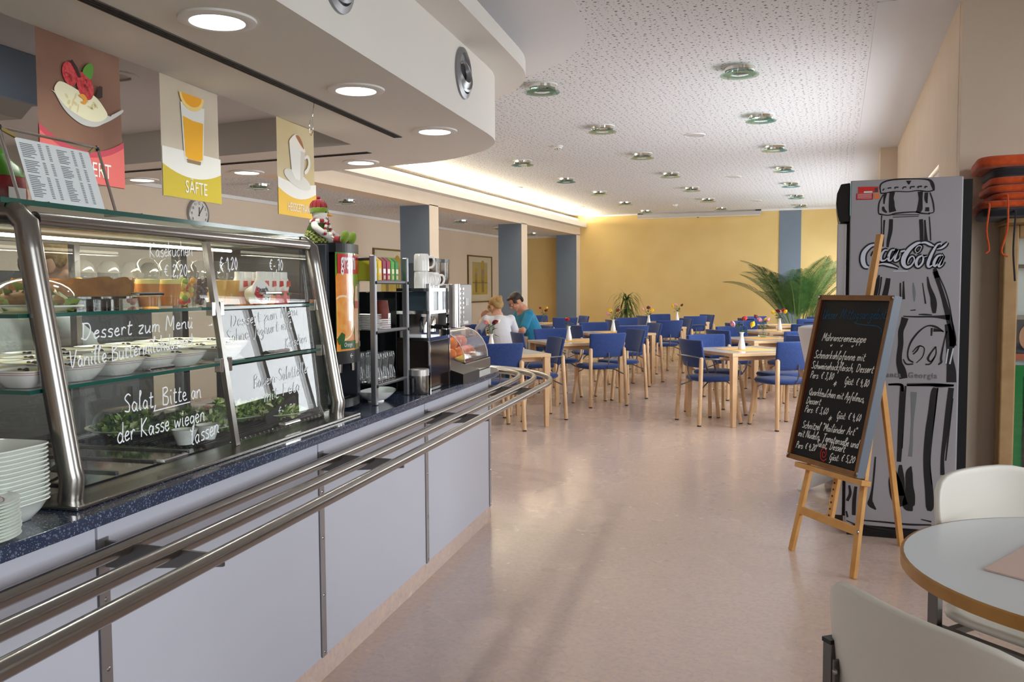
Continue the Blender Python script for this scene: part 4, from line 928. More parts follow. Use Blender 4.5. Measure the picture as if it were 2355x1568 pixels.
# coffee machine
t = thing('coffee_machine', 'black and chrome coffee machine with bean hoppers and a tall button panel', 'coffee machine', lw(0,0,WT), KI)
C0, C1 = 1.14, 1.76
MB().box(-.52,C0,.0,-.16,C1,.465).build('body', mat('black glass body',(14,16,18),.08,coat=.5), t, bevel=.004)
MB().box(-.16,C0,.0,.0,C0+.30,.235).build('lower_front', mat('dark brown gloss',(34,26,24),.08), t, bevel=.004)
MB().box(-.16,C0,.235,.0,C0+.30,.25).build('chrome_ledge', M_CHROME, t); MB().box(-.16,C0,.36,.0,C0+.30,.375).build('chrome_ledge', M_CHROME, t); MB().box(-.16,C0,.465,.0,C0+.30,.48).build('chrome_ledge', M_CHROME, t)
MB().box(-.012,C0,.0,.003,C0+.012,.50).build('edge_strip', M_CHROME, t); MB().box(-.012,C0+.288,.0,.003,C0+.30,.50).build('edge_strip', M_CHROME, t)
MB().box(-.15,C0+.004,.25,-.145,C0+.29,.36).build('brew_back', mat('brew back',(40,40,42),.2,.5), t)
for s in (C0+.10,C0+.20):
    MB().lathe([(.022,.27),(.022,.33),(.014,.345)],14,c=(-.06,s,0)).build('brew_head', M_CHROME, t, True); MB().cyl((-.06,s,.30),(.03,s,.292),.008,n=8).build('portafilter_handle', M_BLACK, t, True)
MB().box(-.004,C0+.012,.375,.0,C0+.288,.465).build('glass_window', M_PANE, t)
MB().box(-.14,C0+.02,.376,-.02,C0+.27,.464).build('cup_warmer_inside', mat('warmer inside',(60,76,86),.3,.3), t)
p_ = MB().box(-.06,C0+.30,.285,.02,C1,.50).build('control_box', mat('grey control face',(128,124,122),.3,.5), t, bevel=.004)
MB().tube([(.015,C0+.335,.286),(.015,C0+.335,.499)],.030,16).build('chrome_cheek', M_CHROME, p_, True)
for i in range(8):
    for j in range(2): MB().box(.02,C0+.40+j*.045,.300+i*.024,.024,C0+.43+j*.045,.316+i*.024).build('button', mat('clear button',(206,204,202),.2,coat=.5), p_, bevel=.002)
MB().box(.02,C0+.50,.39,.022,C0+.56,.43).build('display', mat('pale display',(164,166,170),.2), p_); MB().box(.02,C0+.47,.295,.022,C0+.55,.310).build('badge', M_TRIM, p_)
MB().box(-.05,C0+.31,.0,-.02,C0+.34,.29).build('milk_pipe', M_CHROME, t)
MB().prism([(.06,.0),(.06,.05),(-.10,.10),(-.10,.0)],C0+.33,C1,lambda x,y,z:(x,z,y)).build('drip_tray', M_BLACK, t)
for s, cn in ((C0+.42,(120,84,60)),(C0+.56,(44,30,24))):
    h = empty_part('bean_hopper', t) if False else MB().lathe([(.052,.50),(.058,.53),(.058,.615)],20,c=(-.16,s+.03,0),sq=4,caps=False).build('bean_hopper', mat('smoky hopper',(120,98,80),.15,alpha=.6), t, True)
    MB().lathe([(.050,.50),(.054,.53),(.054,.57),(0,.575)],18,c=(-.16,s+.03,0),sq=4).build('coffee_beans', mat('beans %d' % cn[0],cn,.6,noise=(90,(24,16,12))), h, True)
    MB().lathe([(.060,.615),(.060,.632),(0,.634)],20,c=(-.16,s+.03,0),sq=4).build('hopper_lid', M_BLACK, h, True); MB().lathe([(.036,.465),(.050,.50)],18,c=(-.16,s+.03,0)).build('hopper_base', M_BLACK, h, True)
mug('mug','white mug upside down on top of the coffee machine, upper of the stack',-.05,C0+.045,WT+.560,.036,.080,rad(35),'mug','white mugs on the coffee machine',True)
mug('mug','white mug upside down on the coffee machine, under the stacked one',-.05,C0+.045,WT+.480,.036,.080,rad(20),'mug','white mugs on the coffee machine',True)
mug('mug','white mug upside down on the coffee machine, middle of the lower row',-.05,C0+.12,WT+.480,.035,.076,rad(25),'mug','white mugs on the coffee machine',True)
mug('mug','white mug upside down on the coffee machine, rightmost of the lower row',-.05,C0+.195,WT+.480,.035,.076,rad(40),'mug','white mugs on the coffee machine',True)
# fruit display
t = thing('fruit_display', 'steel base with a clear rolled plastic cover full of fruit', 'food display', lw(-.20,2.20,WT), KI)
MB().box(-.21,-.25,0,.13,.25,.06).build('base', M_STEEL, t, bevel=.004); MB().box(-.20,-.24,.06,.12,.24,.066).build('tray', M_GLOSSB, t)
MB().grid(lambda u,v:(-.04+.155*cos(u*pi),-.235+.47*v,.066+.175*sin(u*pi)),18,2).build('rolled_cover', glass('acrylic cover',(248,244,242),1.0,.02,.06), t, True)
for s in (-.235,.235):
    MB().prism([(-.04+.155*cos(u*pi/14),.066+.175*sin(u*pi/14)) for u in range(15)],s-.0015,s+.0015,lambda x,y,z:(x,z,y)).build('end_cheek', glass('acrylic cover'), t)
    MB().tube([(-.04+.156*cos(u*pi/14),s,.066+.176*sin(u*pi/14)) for u in range(15)],.003,6).build('cover_edge', mat('frosted edge',(226,220,214),.4), t, True)
M_PEEL = mat('orange peel',(242,136,28),.45,bump=(160,.3,.001)); M_APPLE = mat('red apple',(186,40,36),.3,noise=(8,(214,120,60))); M_PEACHF = mat('peach skin',(230,128,90),.5,noise=(8,(206,70,60)))
r = random.Random(11); spots = []
names = {'orange':M_PEEL,'apple':M_APPLE,'peach':M_PEACHF}
lay = [('orange',.05,-.17,0),('orange',.06,-.08,0),('orange',.04,-.125,1),('apple',-.05,-.15,0),('apple',-.06,-.06,0),('peach',.05,.01,0),('peach',.05,.10,0),('peach',-.05,.04,0),('apple',.05,.18,0),('peach',-.04,.13,0),('orange',-.02,-.10,1),('peach',.0,.0,1),('apple',.0,.09,1),('peach',.01,.16,1)]
for i, (k, o, s, l) in enumerate(lay):
    rr = .037; p = lw(-.24+o,2.20+s,WT+.067+rr+l*.058)
    b_ = thing(k, '%s under the clear cover, %s layer, %s' % ({'orange':'round orange','apple':'red apple','peach':'blushed peach'}[k], 'lower' if l == 0 else 'upper', '%s along from the coffee machine' % ordn(sorted(q[2] for q in lay).index(s))), 'fruit', p, 0, 'fruit under the cover')
    MB().ball((0,0,0),(rr,rr,rr*.94),16,11).build('flesh', names[k], b_, True); MB().cyl((0,0,rr*.88),(.002,0,rr*1.08),.0022,n=6).build('stem', mat('brown stem',(80,60,34),.7), b_)
b_ = thing('banana', 'yellow banana lying at the front under the clear cover', 'fruit', lw(-.14,2.07,WT+.082), KI, 'fruit under the cover')
MB().tube([(-.004,-.09,.006),(.004,-.05,0),(.006,0,-.001),(.002,.05,.004),(-.008,.09,.014)],.016,10,rs=[.005,.015,.017,.015,.005]).build('peel', mat('banana peel',(232,196,50),.5), b_, True); MB().cyl((-.008,.09,.014),(-.012,.108,.02),.004,n=6).build('stalk', mat('banana stalk',(120,104,40),.6), b_)
# ------------------------------------------------------------ hanging banners
M_BW = mat('banner white', (240,238,232), .6)
def banner(label, s0, ground, g2, base, title, ox, art):
    t = thing('hanging_banner', label, 'banner', lw(-1.205,s0+.24,2.35), KA, 'banners over the counter')
    # local x = along the counter, y towards the guests, z up from the soffit
    F = lambda x,z,d=0: (d, x, z)
    cl = MB().grid(lambda u,v:(.004*sin(u*3+v*2),-.24+.48*u,-.56+.56*v),8,8).build('cloth', mat('banner '+title, ground, .65, noise=(2,g2,.3,.75)), t, True)
    def shape(name, pts, m, d):
        if name in ('printed_cream','printed_spoon','printed_leaf','printed_handle','printed_peel','printed_foam','printed_cocoa'): pts = [(p.x,p.y) for p in catmull([(a,b,0) for a,b in pts],5,True)]
        return MB()._add([F(x,z,.006+d*.0006) for x,z in pts],[tuple(range(len(pts)))]).build(name, m, t)
    def ell(cx,cz,rx,rz,a=0,n=26): return [(cx+cos(a)*rx*cos(q)-sin(a)*rz*sin(q),cz+sin(a)*rx*cos(q)+cos(a)*rz*sin(q)) for q in (2*pi*i/n for i in range(n))]
    put_text('title', title, (.07 if len(title) > 8 else .085), M_BW, t, Matrix.Translation((.0095,ox,-.528))@Matrix(((0,0,1,0),(1,0,0,0),(0,1,0,0),(0,0,0,1))), sx=(.62 if len(title) > 8 else .8), ext=.0002)
    art(shape, ell, base); return t
def arc_band(z0, zc, n=16): return [(-.239,-.558)]+[(.239,-.558)]+[(.239-.478*i/n, zc+(z0-zc)*((1-2*i/n)**2)) for i in range(n+1)]
def art_dessert(sh, ell, base):
    sh('pink_edge', arc_band(-.36,-.43), mat('banner magenta',(196,70,88),.6), 1); sh('pink_field', arc_band(-.385,-.455), mat('banner pink',(226,110,104),.6), 2)
    sh('printed_spoon', [(-.15,-.235),(-.10,-.29),(-.02,-.325),(.06,-.325),(.12,-.30),(.17,-.275),(.235,-.235),(.235,-.222),(.17,-.255),(.13,-.262),(-.15,-.225)], mat('print silver',(206,204,200),.5), 3)
    sh('printed_cream', [(-.155,-.225),(-.145,-.195),(-.12,-.18),(-.07,-.185),(-.02,-.195),(.03,-.19),(.08,-.205),(.12,-.235),(.14,-.265),(.10,-.295),(.03,-.305),(-.05,-.29),(-.11,-.265)], mat('print cream',(244,238,204),.6), 4)
    sh('printed_berry', ell(-.072,-.140,.040,.046,.3), mat('print raspberry',(186,36,44),.6,noise=(60,(220,80,84))), 5); sh('printed_berry', ell(.012,-.170,.046,.056,.5), MATS['print raspberry'], 6)
    r = random.Random(6)
    for cx, cz in ((-.072,-.140),(.012,-.170)):
        for i in range(16): a = r.uniform(0,6.28); q = r.uniform(.0,.8); sh('printed_drupelet', ell(cx+cos(a)*.036*q,cz+sin(a)*.044*q,.0085,.0085,0,10), mat('print berry light',(212,70,74),.6), 6.5)
    for i in range(12): sh('printed_cream_shade', ell(r.uniform(-.11,.09),r.uniform(-.275,-.215),r.uniform(.008,.02),r.uniform(.004,.008),r.uniform(0,3),12), mat('print cream shade',(226,214,160),.6), 4.5)
    sh('printed_leaf', [(.0,-.115),(.02,-.085),(.055,-.07),(.062,-.10),(.045,-.135),(.02,-.13)], mat('print leaf',(90,150,50),.6), 7)
    sh('printed_chocolate', [(-.07,-.09),(-.058,-.08),(-.03,-.105),(-.01,-.14),(-.025,-.145),(-.045,-.115)], mat('print chocolate',(52,30,24),.6), 8)
    sh('printed_chocolate', [(.085,-.165),(.095,-.150),(.112,-.152),(.110,-.195),(.09,-.205),(.07,-.20)], MATS['print chocolate'], 8)
    sh('printed_peel', [(-.03,-.215),(.0,-.205),(.02,-.225),(.005,-.245),(-.02,-.24),(.0,-.228)], mat('print orange peel',(236,164,60),.6), 9)
def art_juice(sh, ell, base):
    sh('white_table', arc_band(-.33,-.33), M_BW, 1); sh('colour_field', arc_band(-.41,-.455), mat('banner yellow green',(206,184,48),.6), 2)
    sh('printed_glass', [(-.09,-.10),(.105,-.10),(.085,-.37),(.06,-.383),(-.045,-.383),(-.07,-.37)], mat('print glass',(232,232,226),.5), 3)
    sh('printed_juice', [(-.075,-.165),(.0,-.175),(.09,-.175),(.078,-.355),(.05,-.365),(-.04,-.365),(-.062,-.352)], mat('print juice',(244,178,14),.6), 4)
    sh('printed_glass_foot', [(-.055,-.366),(.065,-.366),(.058,-.383),(-.045,-.383)], mat('print glass foot',(150,120,80),.5), 4.5)
    sh('printed_slice', [(.0+cos(a)*.10,-.055+sin(a)*.075) for a in (pi+pi*i/14 for i in range(15))], mat('print slice rind',(246,214,130),.6), 5)
    sh('printed_slice_flesh', [(.0+cos(a)*.08,-.055+sin(a)*.055) for a in (pi+pi*i/14 for i in range(15))], mat('print slice',(244,170,20),.6), 6)
def art_coffee(sh, ell, base):
    sh('white_table', arc_band(-.34,-.36), M_BW, 1); sh('colour_field', arc_band(-.40,-.45), mat('banner gold',(236,190,70),.6), 2)
    sh('printed_saucer', ell(.0,-.335,.17,.045,-.18), mat('print saucer',(226,224,216),.5), 3)
    sh('printed_cup', [(-.10,-.13),(.10,-.155),(.075,-.30),(.04,-.335),(-.03,-.335),(-.075,-.29)], mat('print cup',(246,244,238),.5), 4)
    sh('printed_handle', [(.095,-.18),(.14,-.17),(.165,-.21),(.145,-.26),(.10,-.29),(.085,-.275),(.12,-.25),(.14,-.215),(.125,-.19),(.095,-.20)], MATS['print cup'], 5)
    sh('printed_cup_shade', [(.045,-.15),(.10,-.155),(.075,-.30),(.04,-.335),(.03,-.335)], mat('print cup shade',(222,216,204),.5), 4.6)
    sh('printed_foam', [(-.10,-.13),(-.06,-.085),(.0,-.065),(.06,-.10),(.10,-.155),(.0,-.15)], mat('print foam',(250,244,232),.5), 5)
    sh('printed_cocoa', [(-.02,-.075),(.02,-.07),(.06,-.10),(.085,-.14),(.04,-.12)], mat('print cocoa',(176,112,70),.6), 6)
banner('brown pink hanging banner printed with berries and cream on a spoon', .133,(150,112,92),(118,82,66),None,'DESSERT',.02,art_dessert)
banner('yellow hanging banner printed with a glass of orange juice', .875,(214,202,184),(200,186,164),None,'SÄFTE',.02,art_juice)
banner('golden hanging banner printed with a cup of cappuccino', 1.94,(222,206,168),(212,190,140),None,'HEISSGETRÄNKE',.03,art_coffee)
t = tag(MB().tube(catmull([lw(-.80,1.62,2.345),lw(-.80,1.60,2.27),lw(-.81,1.62,2.20),lw(-.80,1.575,2.16),lw(-.80,1.56,2.20),lw(-.80,1.57,2.24)],6),.0018,6).build('paper_clip_hook', M_CHROME, None, True), 'bent wire hook hanging from the slot diffuser', 'hook')
# ------------------------------------------------------------ kitchen behind the counter
M_INOX = mat('dull kitchen steel', (128,132,134), .4, .8); M_DARKC = mat('dark kitchen front', (58,58,60), .45)
t = thing('extractor_hood', 'blue grey extractor hood hanging from the kitchen ceiling', 'extractor hood', lw(-2.7,.55,2.585), KA)
MB().box(-.5,-1.2,-.26,.5,.70,0).build('hood_box', mat('blue grey hood',(120,134,152),.4,.3), t, bevel=.005); MB().prism([(-.5,-.26),(.5,-.26),(.42,-.33),(-.42,-.33)],-1.15,.66,lambda x,y,z:(x,z,y)).build('hood_skirt', M_INOX, t)
t = thing('back_counter', 'dark kitchen back counter with steel top behind the serving staff', 'counter', lw(-2.35,0,0), KA)
MB().box(-.65,-3,.1,0,2.2,.86).build('carcass', M_DARKC, t); MB().box(-.68,-3.02,.86,.03,2.22,.90).build('steel_top', M_INOX, t, bevel=.004)
for i in range(8): d_ = MB().box(0,-2.96+i*.645,.14,.018,-2.36+i*.645,.84).build('door', mat('kitchen door grey',(84,84,86),.4), t, bevel=.003); MB().tube([(.03,-2.45+i*.645,.55),(.03,-2.45+i*.645,.75)],.006,8).build('handle', M_STEEL, d_)
t = thing('added_dark_partition', 'dark low partition added to darken the view through the glass case', 'partition', lw(-3.12,0,0), KA)  # low panel added to keep the background behind the case dark
MB().box(-.05,-3.2,0,.05,3.3,1.24).build('panel', mat('darkening partition',(62,58,56),.6), t); MB().box(-.06,-3.2,1.24,.06,3.3,1.26).build('cap', M_INOX, t)
t = thing('kitchen_cabinet', 'dark grey tall kitchen cabinet seen through the case', 'cabinet', lw(-2.45,1.0,.90), KA)
MB().box(-.5,-.30,0,.1,1.05,.56).build('body', mat('dark grey cabinet',(70,68,66),.5), t, bevel=.006); MB().box(.1,-.26,.04,.115,.36,.52).build('door', mat('cabinet door',(60,58,57),.45), t); MB().box(.1,.39,.04,.115,1.0,.52).build('door', MATS['cabinet door'], t)
for i, (s, c, h, l) in enumerate(((-.55,(60,40,90),.24,'blue violet coffee packet'),(-.33,(40,90,40),.16,'dark green herb packet'),(-.15,(180,40,56),.12,'red lidded storage box'),(.12,(150,150,140),.14,'pale storage box'))):
    t = thing('kitchen_packet', l+' on the kitchen back counter', 'packet', lw(-2.5,s,.90), KA)
    MB().box(-.06,-.07,0,.06,.07,h).build('pack', mat('pack '+l,c,.5), t, bevel=.008); MB().box(.0605,-.05,h*.3,.0615,.05,h*.6).build('label', mat('pack label',(210,206,196),.5), t)
    MB().prism([(-.05,h),(.05,h),(.004,h+.03),(-.004,h+.03)],-.06,.06,lambda x,y,z:(x,z,y)).build('folded_top', MATS['pack '+l], t)
t = thing('oven', 'dark oven unit on the kitchen back counter at the left', 'oven', lw(-2.55,-1.25,.90), KA)
MB().box(-.4,-.5,0,.2,.45,.62).build('body', M_INOX, t, bevel=.006); MB().box(.2,-.42,.08,.212,.22,.54).build('window', M_GLOSSB, t); MB().tube([(.24,-.40,.57),(.24,.20,.57)],.010,8).build('handle', M_STEEL, t); MB().box(.2,.26,.08,.212,.42,.54).build('control_strip', M_BLACK, t)
# ------------------------------------------------------------ drinks refrigerator
DARK = """209 1842 3 205 1877 5 218 1898 6 259 1910 6 323 1912 5 403 1908 4 443 1899 9 456 1876 12 463 1849 7
209 1842 4 232 1843 4 277 1849 3 341 1845 3 388 1849 4 435 1842 5 466 1849 4
244 1864 3 246 1868 4 260 1869 5
278 1862 3 278 1870 4 294 1870 5
315 1860 3 318 1869 4 332 1870 5
351 1859 4 353 1869 5 372 1870 5
388 1861 3 389 1869 5 406 1870 6
421 1859 3 422 1868 5 432 1867 4
225 1866 4 218 1856 4
343 1902 19 343 1895 13 344 1882 2
265 1847 20 261 1816 16 263 1792 20 264 1767 22 269 1743 26
232 1841 11 227 1810 8 226 1786 5
222 1835 4 206 1804 4 200 1777 5 201 1738 4 214 1731 4
222 1772 8 225 1755 10 240 1740 5
399 1843 19 401 1810 13 400 1779 16 396 1748 19 381 1737 6
428 1837 12 427 1802 11 432 1782 4
434 1761 12 433 1740 15
445 1836 4 458 1794 5 464 1760 5 463 1734 3 438 1730 4
204 1734 4 247 1726 4 288 1735 6 371 1739 4 406 1731 6 447 1726 3
270 1715 2 394 1716 2
266 1727 2 397 1724 2
216 1727 4 215 1699 3 216 1647 3 214 1594 3 214 1563 5
229 1702 7 227 1646 5 224 1562 6
262 1705 13 260 1645 14 251 1593 11 247 1558 9
405 1700 13 408 1659 13 411 1586 12
423 1696 6 427 1641 9 431 1589 13
444 1712 3 450 1640 4 453 1588 4
475 1443 12 488 1395 19
477 1429 18 492 1377 14 512 1316 14 536 1228 18 548 1179 21 560 1131 21 568 1075 25 565 1038 18
495 1405 4 526 1332 4 550 1244 4 571 1115 3 583 1043 4
209 1412 5 198 1358 19 184 1293 23
220 1402 6 217 1358 5 207 1293 5
254 1395 16 248 1350 19 236 1288 21
313 1370 5 315 1284 6
328 1378 4 330 1284 10
442 1401 4 451 1349 11 469 1296 18 475 1256 22 478 1211 11
419 1369 2 436 1260 5
330 1194 4 393 1192 6 478 1193 9 551 1189 22
404 1204 3 434 1204 7 467 1202 3
363 1225 2 389 1228 4
339 1186 26 331 1153 22 320 1112 19 321 1050 19 315 988 19 316 947 22 328 910 30 338 865 30
524 1114 5 486 1140 9 446 1144 5 406 1113 6 370 1059 7 356 1006 5 360 969 6 383 951 6
334 968 3 350 942 6 383 943 5
468 1134 8 467 1093 5
476 1124 14 520 1118 3
382 994 4 400 1015 6 411 1038 5 426 1036 3
378 1006 3 407 1038 3 434 1028 3 427 983 3 398 949 2
489 1037 5 464 1000 6 453 971 9 468 959 5 490 996 4 489 1037 3
441 942 5 465 947 5 486 984 4
538 1119 4 525 1050 5 515 981 8 516 956 9 502 942 4
265 831 7 325 832 8 334 795 9
356 829 4 456 836 6 504 834 15 577 834 6
541 1155 18 557 1074 33 555 994 22 564 913 33 566 852 36
264 830 7 324 831 10 332 809 15 331 733 18 328 623 17 327 513 18 324 419 15
349 826 7 346 733 5 341 569 4 338 491 4
354 832 10 476 836 12 578 837 7
494 820 19 485 788 24 477 684 27 467 602 27 459 509 24 458 433 24 464 357 28 473 275 30 478 193 29 476 166 14
503 821 5 492 685 4 478 511 3 475 412 3 485 309 3
566 823 19 556 715 20 545 590 17 533 459 12 535 362 15
575 769 3 559 580 6 548 439 5
208 439 5 204 367 7 198 282 7 189 209 12 189 181 23 215 152 6
113 270 10 106 191 14 105 112 13
79 274 8 85 229 10 70 188 10
66 131 7 74 98 8
150 88 5 267 87 7 378 85 9 487 92 6
155 63 4 181 56 8 268 48 10 344 43 7 419 56 5
67 80 3 155 49 5 258 35 4 399 35 4
437 118 3 487 109 7
297 414 5 298 367 20 304 318 45 315 263 55 325 225 55 346 182 45
332 403 10 334 320 30 335 237 30
384 398 4 375 362 25 377 295 29 380 241 40 376 185 45 394 159 5"""
LIGHT = """185 1574 9 159 1564 16 133 1533 21 127 1494 23 137 1462 19 156 1453 9
193 1464 3 225 1471 9 258 1465 13 284 1456 8 302 1447 2
211 1556 5 203 1531 10 202 1510 10
173 1511 6 185 1532 10 202 1524 6 193 1493 6
247 1543 6 231 1541 8 215 1513 14 219 1489 11 238 1492 6 251 1509 4
282 1544 7 266 1540 9 254 1513 13 254 1490 11 267 1491 6 286 1523 6 298 1547 11 286 1509 12 285 1486 10 303 1494 5 310 1512 4
311 1534 9 332 1539 9
388 1526 4 380 1542 4 394 1562 5 410 1558 4 401 1534 3 388 1526 4
409 1579 7 387 1574 14 353 1546 19 328 1504 23 326 1470 20 342 1452 13 364 1462 8 378 1490 6 369 1509 6 354 1500 7 345 1476 4
406 1577 7 428 1579 10 450 1568 12 469 1559 4
414 1512 7 395 1500 11 386 1472 14 396 1453 9 415 1472 9 420 1499 8 414 1512 5
420 1503 5 439 1508 3
503 1573 7 485 1567 8 470 1543 11 455 1509 14 443 1471 15 447 1452 10 465 1461 5
482 1543 3 504 1549 9 522 1563 10 533 1578 2
501 1563 3 507 1573 5
505 1513 6 486 1505 10 471 1474 14 475 1455 9 493 1474 7 511 1511 12 496 1474 14 494 1453 9 509 1460 4 518 1479 3"""
THIN = """276 1432 5 347 1432 5
547 1026 6 538 949 7
571 1030 6 556 947 8"""
GREYS = """389 795 30 388 735 24 385 626 12 382 516 15 378 450 20
375 1370 5 381 1317 13 382 1272 4"""
M_FRG = mat('grey printed side', (164,162,168), .38); M_FRD = mat('black print', (30,30,34), .4); M_FRL = mat('pale print', (206,210,224), .4); M_FRM = mat('grey print', (136,134,142), .4)
fr_ = thing('drinks_fridge', 'tall grey drinks fridge with a black bottle print and soft drink logo on its side', 'refrigerator', (0,5.05,0))
MB().box(.06,0,.06,.60,.62,1.915).build('cabinet', M_FRG, fr_, bevel=.006)
MB().box(.07,.01,.0,.58,.60,.06).build('base', M_BLACK, fr_)
MB().box(-.004,.02,.10,.046,.60,1.69).build('door', mat('silver door frame',(196,194,198),.4,.3), fr_, bevel=.006); MB().box(.046,.02,.10,.06,.60,1.69).build('door_gasket', M_BLACKM, fr_)
MB().prism([(.058,1.70),(.058,1.905),(.012,1.90),(-.008,1.85),(-.012,1.80),(-.002,1.73),(.008,1.70)],.01,.61,lambda x,y,z:(x,z,y)).build('header', M_BLACK, fr_, bevel=.004)
MB().box(.0585,-.001,1.73,.0615,.0,1.90).build('header_edge', mat('pale cyan edge',(170,220,224),.4), fr_)
MB().box(-.03,.03,.06,.05,.08,.10).build('hinge', M_BLACK, fr_)
def printed(data, name, m, d, extra=0, parent=None, k=5):
    for line in data.split('\n'):
        n = [int(q) for q in line.split()]; P = [(n[i]/1000,n[i+1]/1000,n[i+2]/1000*(1.25 if n[i+2] > 9 and name == 'bottle_print' else 1)) for i in range(0,len(n),3)]
        if len(P) > 2: P = [tuple(q) for q in catmull(P,k)]
        b = MB(); vs = []; N = len(P)
        for i in range(N):
            a = P[max(i-1,0)]; c = P[min(i+1,N-1)]; tx, tz = c[0]-a[0], c[1]-a[1]; l = math.hypot(tx,tz) or 1; w = (max(P[i][2],.0015)+extra)/2
            vs += [(P[i][0]-tz/l*w,-d,P[i][1]+tx/l*w),(P[i][0]+tz/l*w,-d,P[i][1]-tx/l*w)]
        b._add(vs,[(2*i,2*i+1,2*i+3,2*i+2) for i in range(N-1)])
        o = b.build(name, m, parent or fr_)
printed(GREYS,'shade_print',M_FRM,.0008); printed(DARK,'bottle_print',M_FRD,.0012,.002)
printed(LIGHT,'logo_shadow',M_FRD,.0018,.016); printed(LIGHT,'logo_stroke',M_FRL,.0026); printed(THIN,'light_print',M_FRL,.0022)
XZ = Matrix(((1,0,0,0),(0,0,-1,0),(0,1,0,0),(0,0,0,1)))
put_text('embossed_lettering','Georgia',.042,M_FRM,fr_,Matrix.Translation((.430,-.002,.870))@XZ,sx=.82,bold=True,space=1.25); put_text('embossed_lettering','Atlanta',.042,M_FRM,fr_,Matrix.Translation((.262,-.002,.870))@XZ,sx=.82,bold=True,space=1.25)
for pts, c, d in (([(97,1881),(197,1878),(198,1848),(98,1847)],(214,50,44),.001),([(88,1846),(172,1844),(171,1811),(88,1812)],(186,28,44),.0012),([(178,1872),(194,1872),(194,1849),(178,1849)],(90,70,72),.0016),([(126,1856),(168,1856),(168,1848),(126,1848)],(232,228,224),.0016)):
    MB()._add([(x/1000,-d,z/1000) for x,z in pts],[(0,1,2,3)]).build('sticker', mat('sticker %d' % c[1],c,.4), fr_)
MB()._add([(.190+.015*cos(i*pi/10),-.0014,1.828+.015*sin(i*pi/10)) for i in range(20)],[tuple(range(20))]).build('sticker', mat('sticker orange',(236,130,70),.4), fr_)
for i in range(5): MB().box(.094,-.0018,1.818+i*.0055,.165,-.0013,1.820+i*.0055).build('sticker_line', mat('sticker line',(238,200,196),.5), fr_)
MB().box(.60,.02,.03,.645,.60,1.90).build('black_back_strip', M_BLACKM, fr_)  # black strip set in the gap behind the fridge

# ------------------------------------------------------------ easel with chalkboard
M_PINE = mat('pine wood', (214,160,92), .5, noise=(9,(196,138,72)), bump=(40,.1,.001)); M_OAKB = mat('brown frame wood', (138,94,46), .5, noise=(12,(120,78,36)))
ea = thing('easel', 'pine wood easel standing in front of the drinks fridge', 'easel', (-.054,4.475,0), math.atan2(-.783,.622))
# local x = along the board, y = behind it
TL_ = rad(10.5); vv = Vector((0,sin(TL_),cos(TL_))); nn_ = Vector((0,-cos(TL_),sin(TL_)))
EP = lambda a,h,d=0: Vector((a,0,0))+vv*h-nn_*0+nn_*d
for a in (-1,1): MB().bar(EP(a*.233,0),EP(a*.155,1.02),.032,.022,(0,1,0)).build('front_leg', M_PINE, ea, bevel=.003)
MB().bar(EP(0,.22,-.012),EP(.008,1.635,-.012),.034,.022,(0,1,0)).build('mast', M_PINE, ea, bevel=.003)
for h in [.24+i*.032 for i in range(7)]: MB().cyl(EP(0,h,.0),EP(0,h,.0012),.005,n=8).build('peg_hole', M_BLACKM, ea)
MB().bar(EP(-.225,.215,.0),EP(.225,.215,.0),.020,.040,tuple(vv)).build('cross_bar', M_PINE, ea, bevel=.003)
rear = Matrix.Rotation(math.atan2(.783,.622),3,'Z')@Vector((.334+.054,4.924-4.475,0))
MB().bar(rear,EP(.01,1.30,-.035),.030,.020,(1,0,0)).build('rear_leg', M_PINE, ea, bevel=.003)
MB().bar(EP(-.26,.440,.022),EP(.24,.444,.022),.055,.026,tuple(vv)).build('ledge', M_PINE, ea, bevel=.003)
MB().bar(EP(-.15,.93,-.01),EP(.15,.93,-.01),.018,.034,tuple(vv)).build('upper_bar', M_PINE, ea)
MB().cyl(EP(.226,.215,.012),EP(.226,.215,.016),.008,n=10).build('screw', M_STEEL, ea)
bd = thing('chalkboard', 'black menu chalkboard with wooden frame and chalk writing on the easel', 'chalkboard', ea.location, math.atan2(-.783,.622))
SK = .049
BP = lambda a,h,d=0: EP(a+SK*(h-.465),h,d+.020)
W0, W1, H0, H1 = -.335, .205, .462, 1.322
MB()._add([BP(W0,H0),BP(W1,H0),BP(W1,H1),BP(W0,H1),BP(W0,H0,.020),BP(W1,H0,.020),BP(W1,H1,.020),BP(W0,H1,.020)],[(3,2,1,0),(4,5,6,7),(0,1,5,4),(1,2,6,5),(2,3,7,6),(3,0,4,7)]).build('board', mat('chalkboard black',(12,12,14),.55,noise=(3,(20,21,23)),spec=.25), bd)
for p, q, wd in ((BP(W0,H0+.012,.020),BP(W1,H0+.012,.020),.026),(BP(W0,H1-.012,.020),BP(W1,H1-.012,.020),.026),(BP(W0+.012,H0,.020),BP(W0+.012,H1,.020),.026),(BP(W1-.012,H0,.020),BP(W1-.012,H1,.020),.026)):
    MB().bar(p,q,wd,.022,tuple(nn_)).build('frame_bar', M_OAKB, bd, bevel=.002)
MB().bar(BP(W1+.002,H0,.012),BP(W1+.002,H1,.012),.006,.045,tuple(nn_)).build('frame_side', mat('grey blue frame side',(110,118,130),.4), bd)
for a in (W0+.034,W1-.034): MB().bar(BP(a,H0+.03,.0204),BP(a,H1-.03,.0204),.003,.0006,tuple(nn_)).build('red_line', mat('red chalk line',(140,34,28),.7), bd)
for a in (W0+.01,W1): MB().ball(BP(a,H0+.02,.034),.006,8,6).build('corner_stud', M_CHROME, bd); MB().ball(BP(a,H1-.01,.034),.006,8,6).build('corner_stud', M_CHROME, bd)
M_CHALK = mat('white chalk', (226,228,226), .9); M_CHALKB = mat('blue chalk', (28,84,122), .9); M_CHALKR = mat('red chalk', (190,40,36), .9)
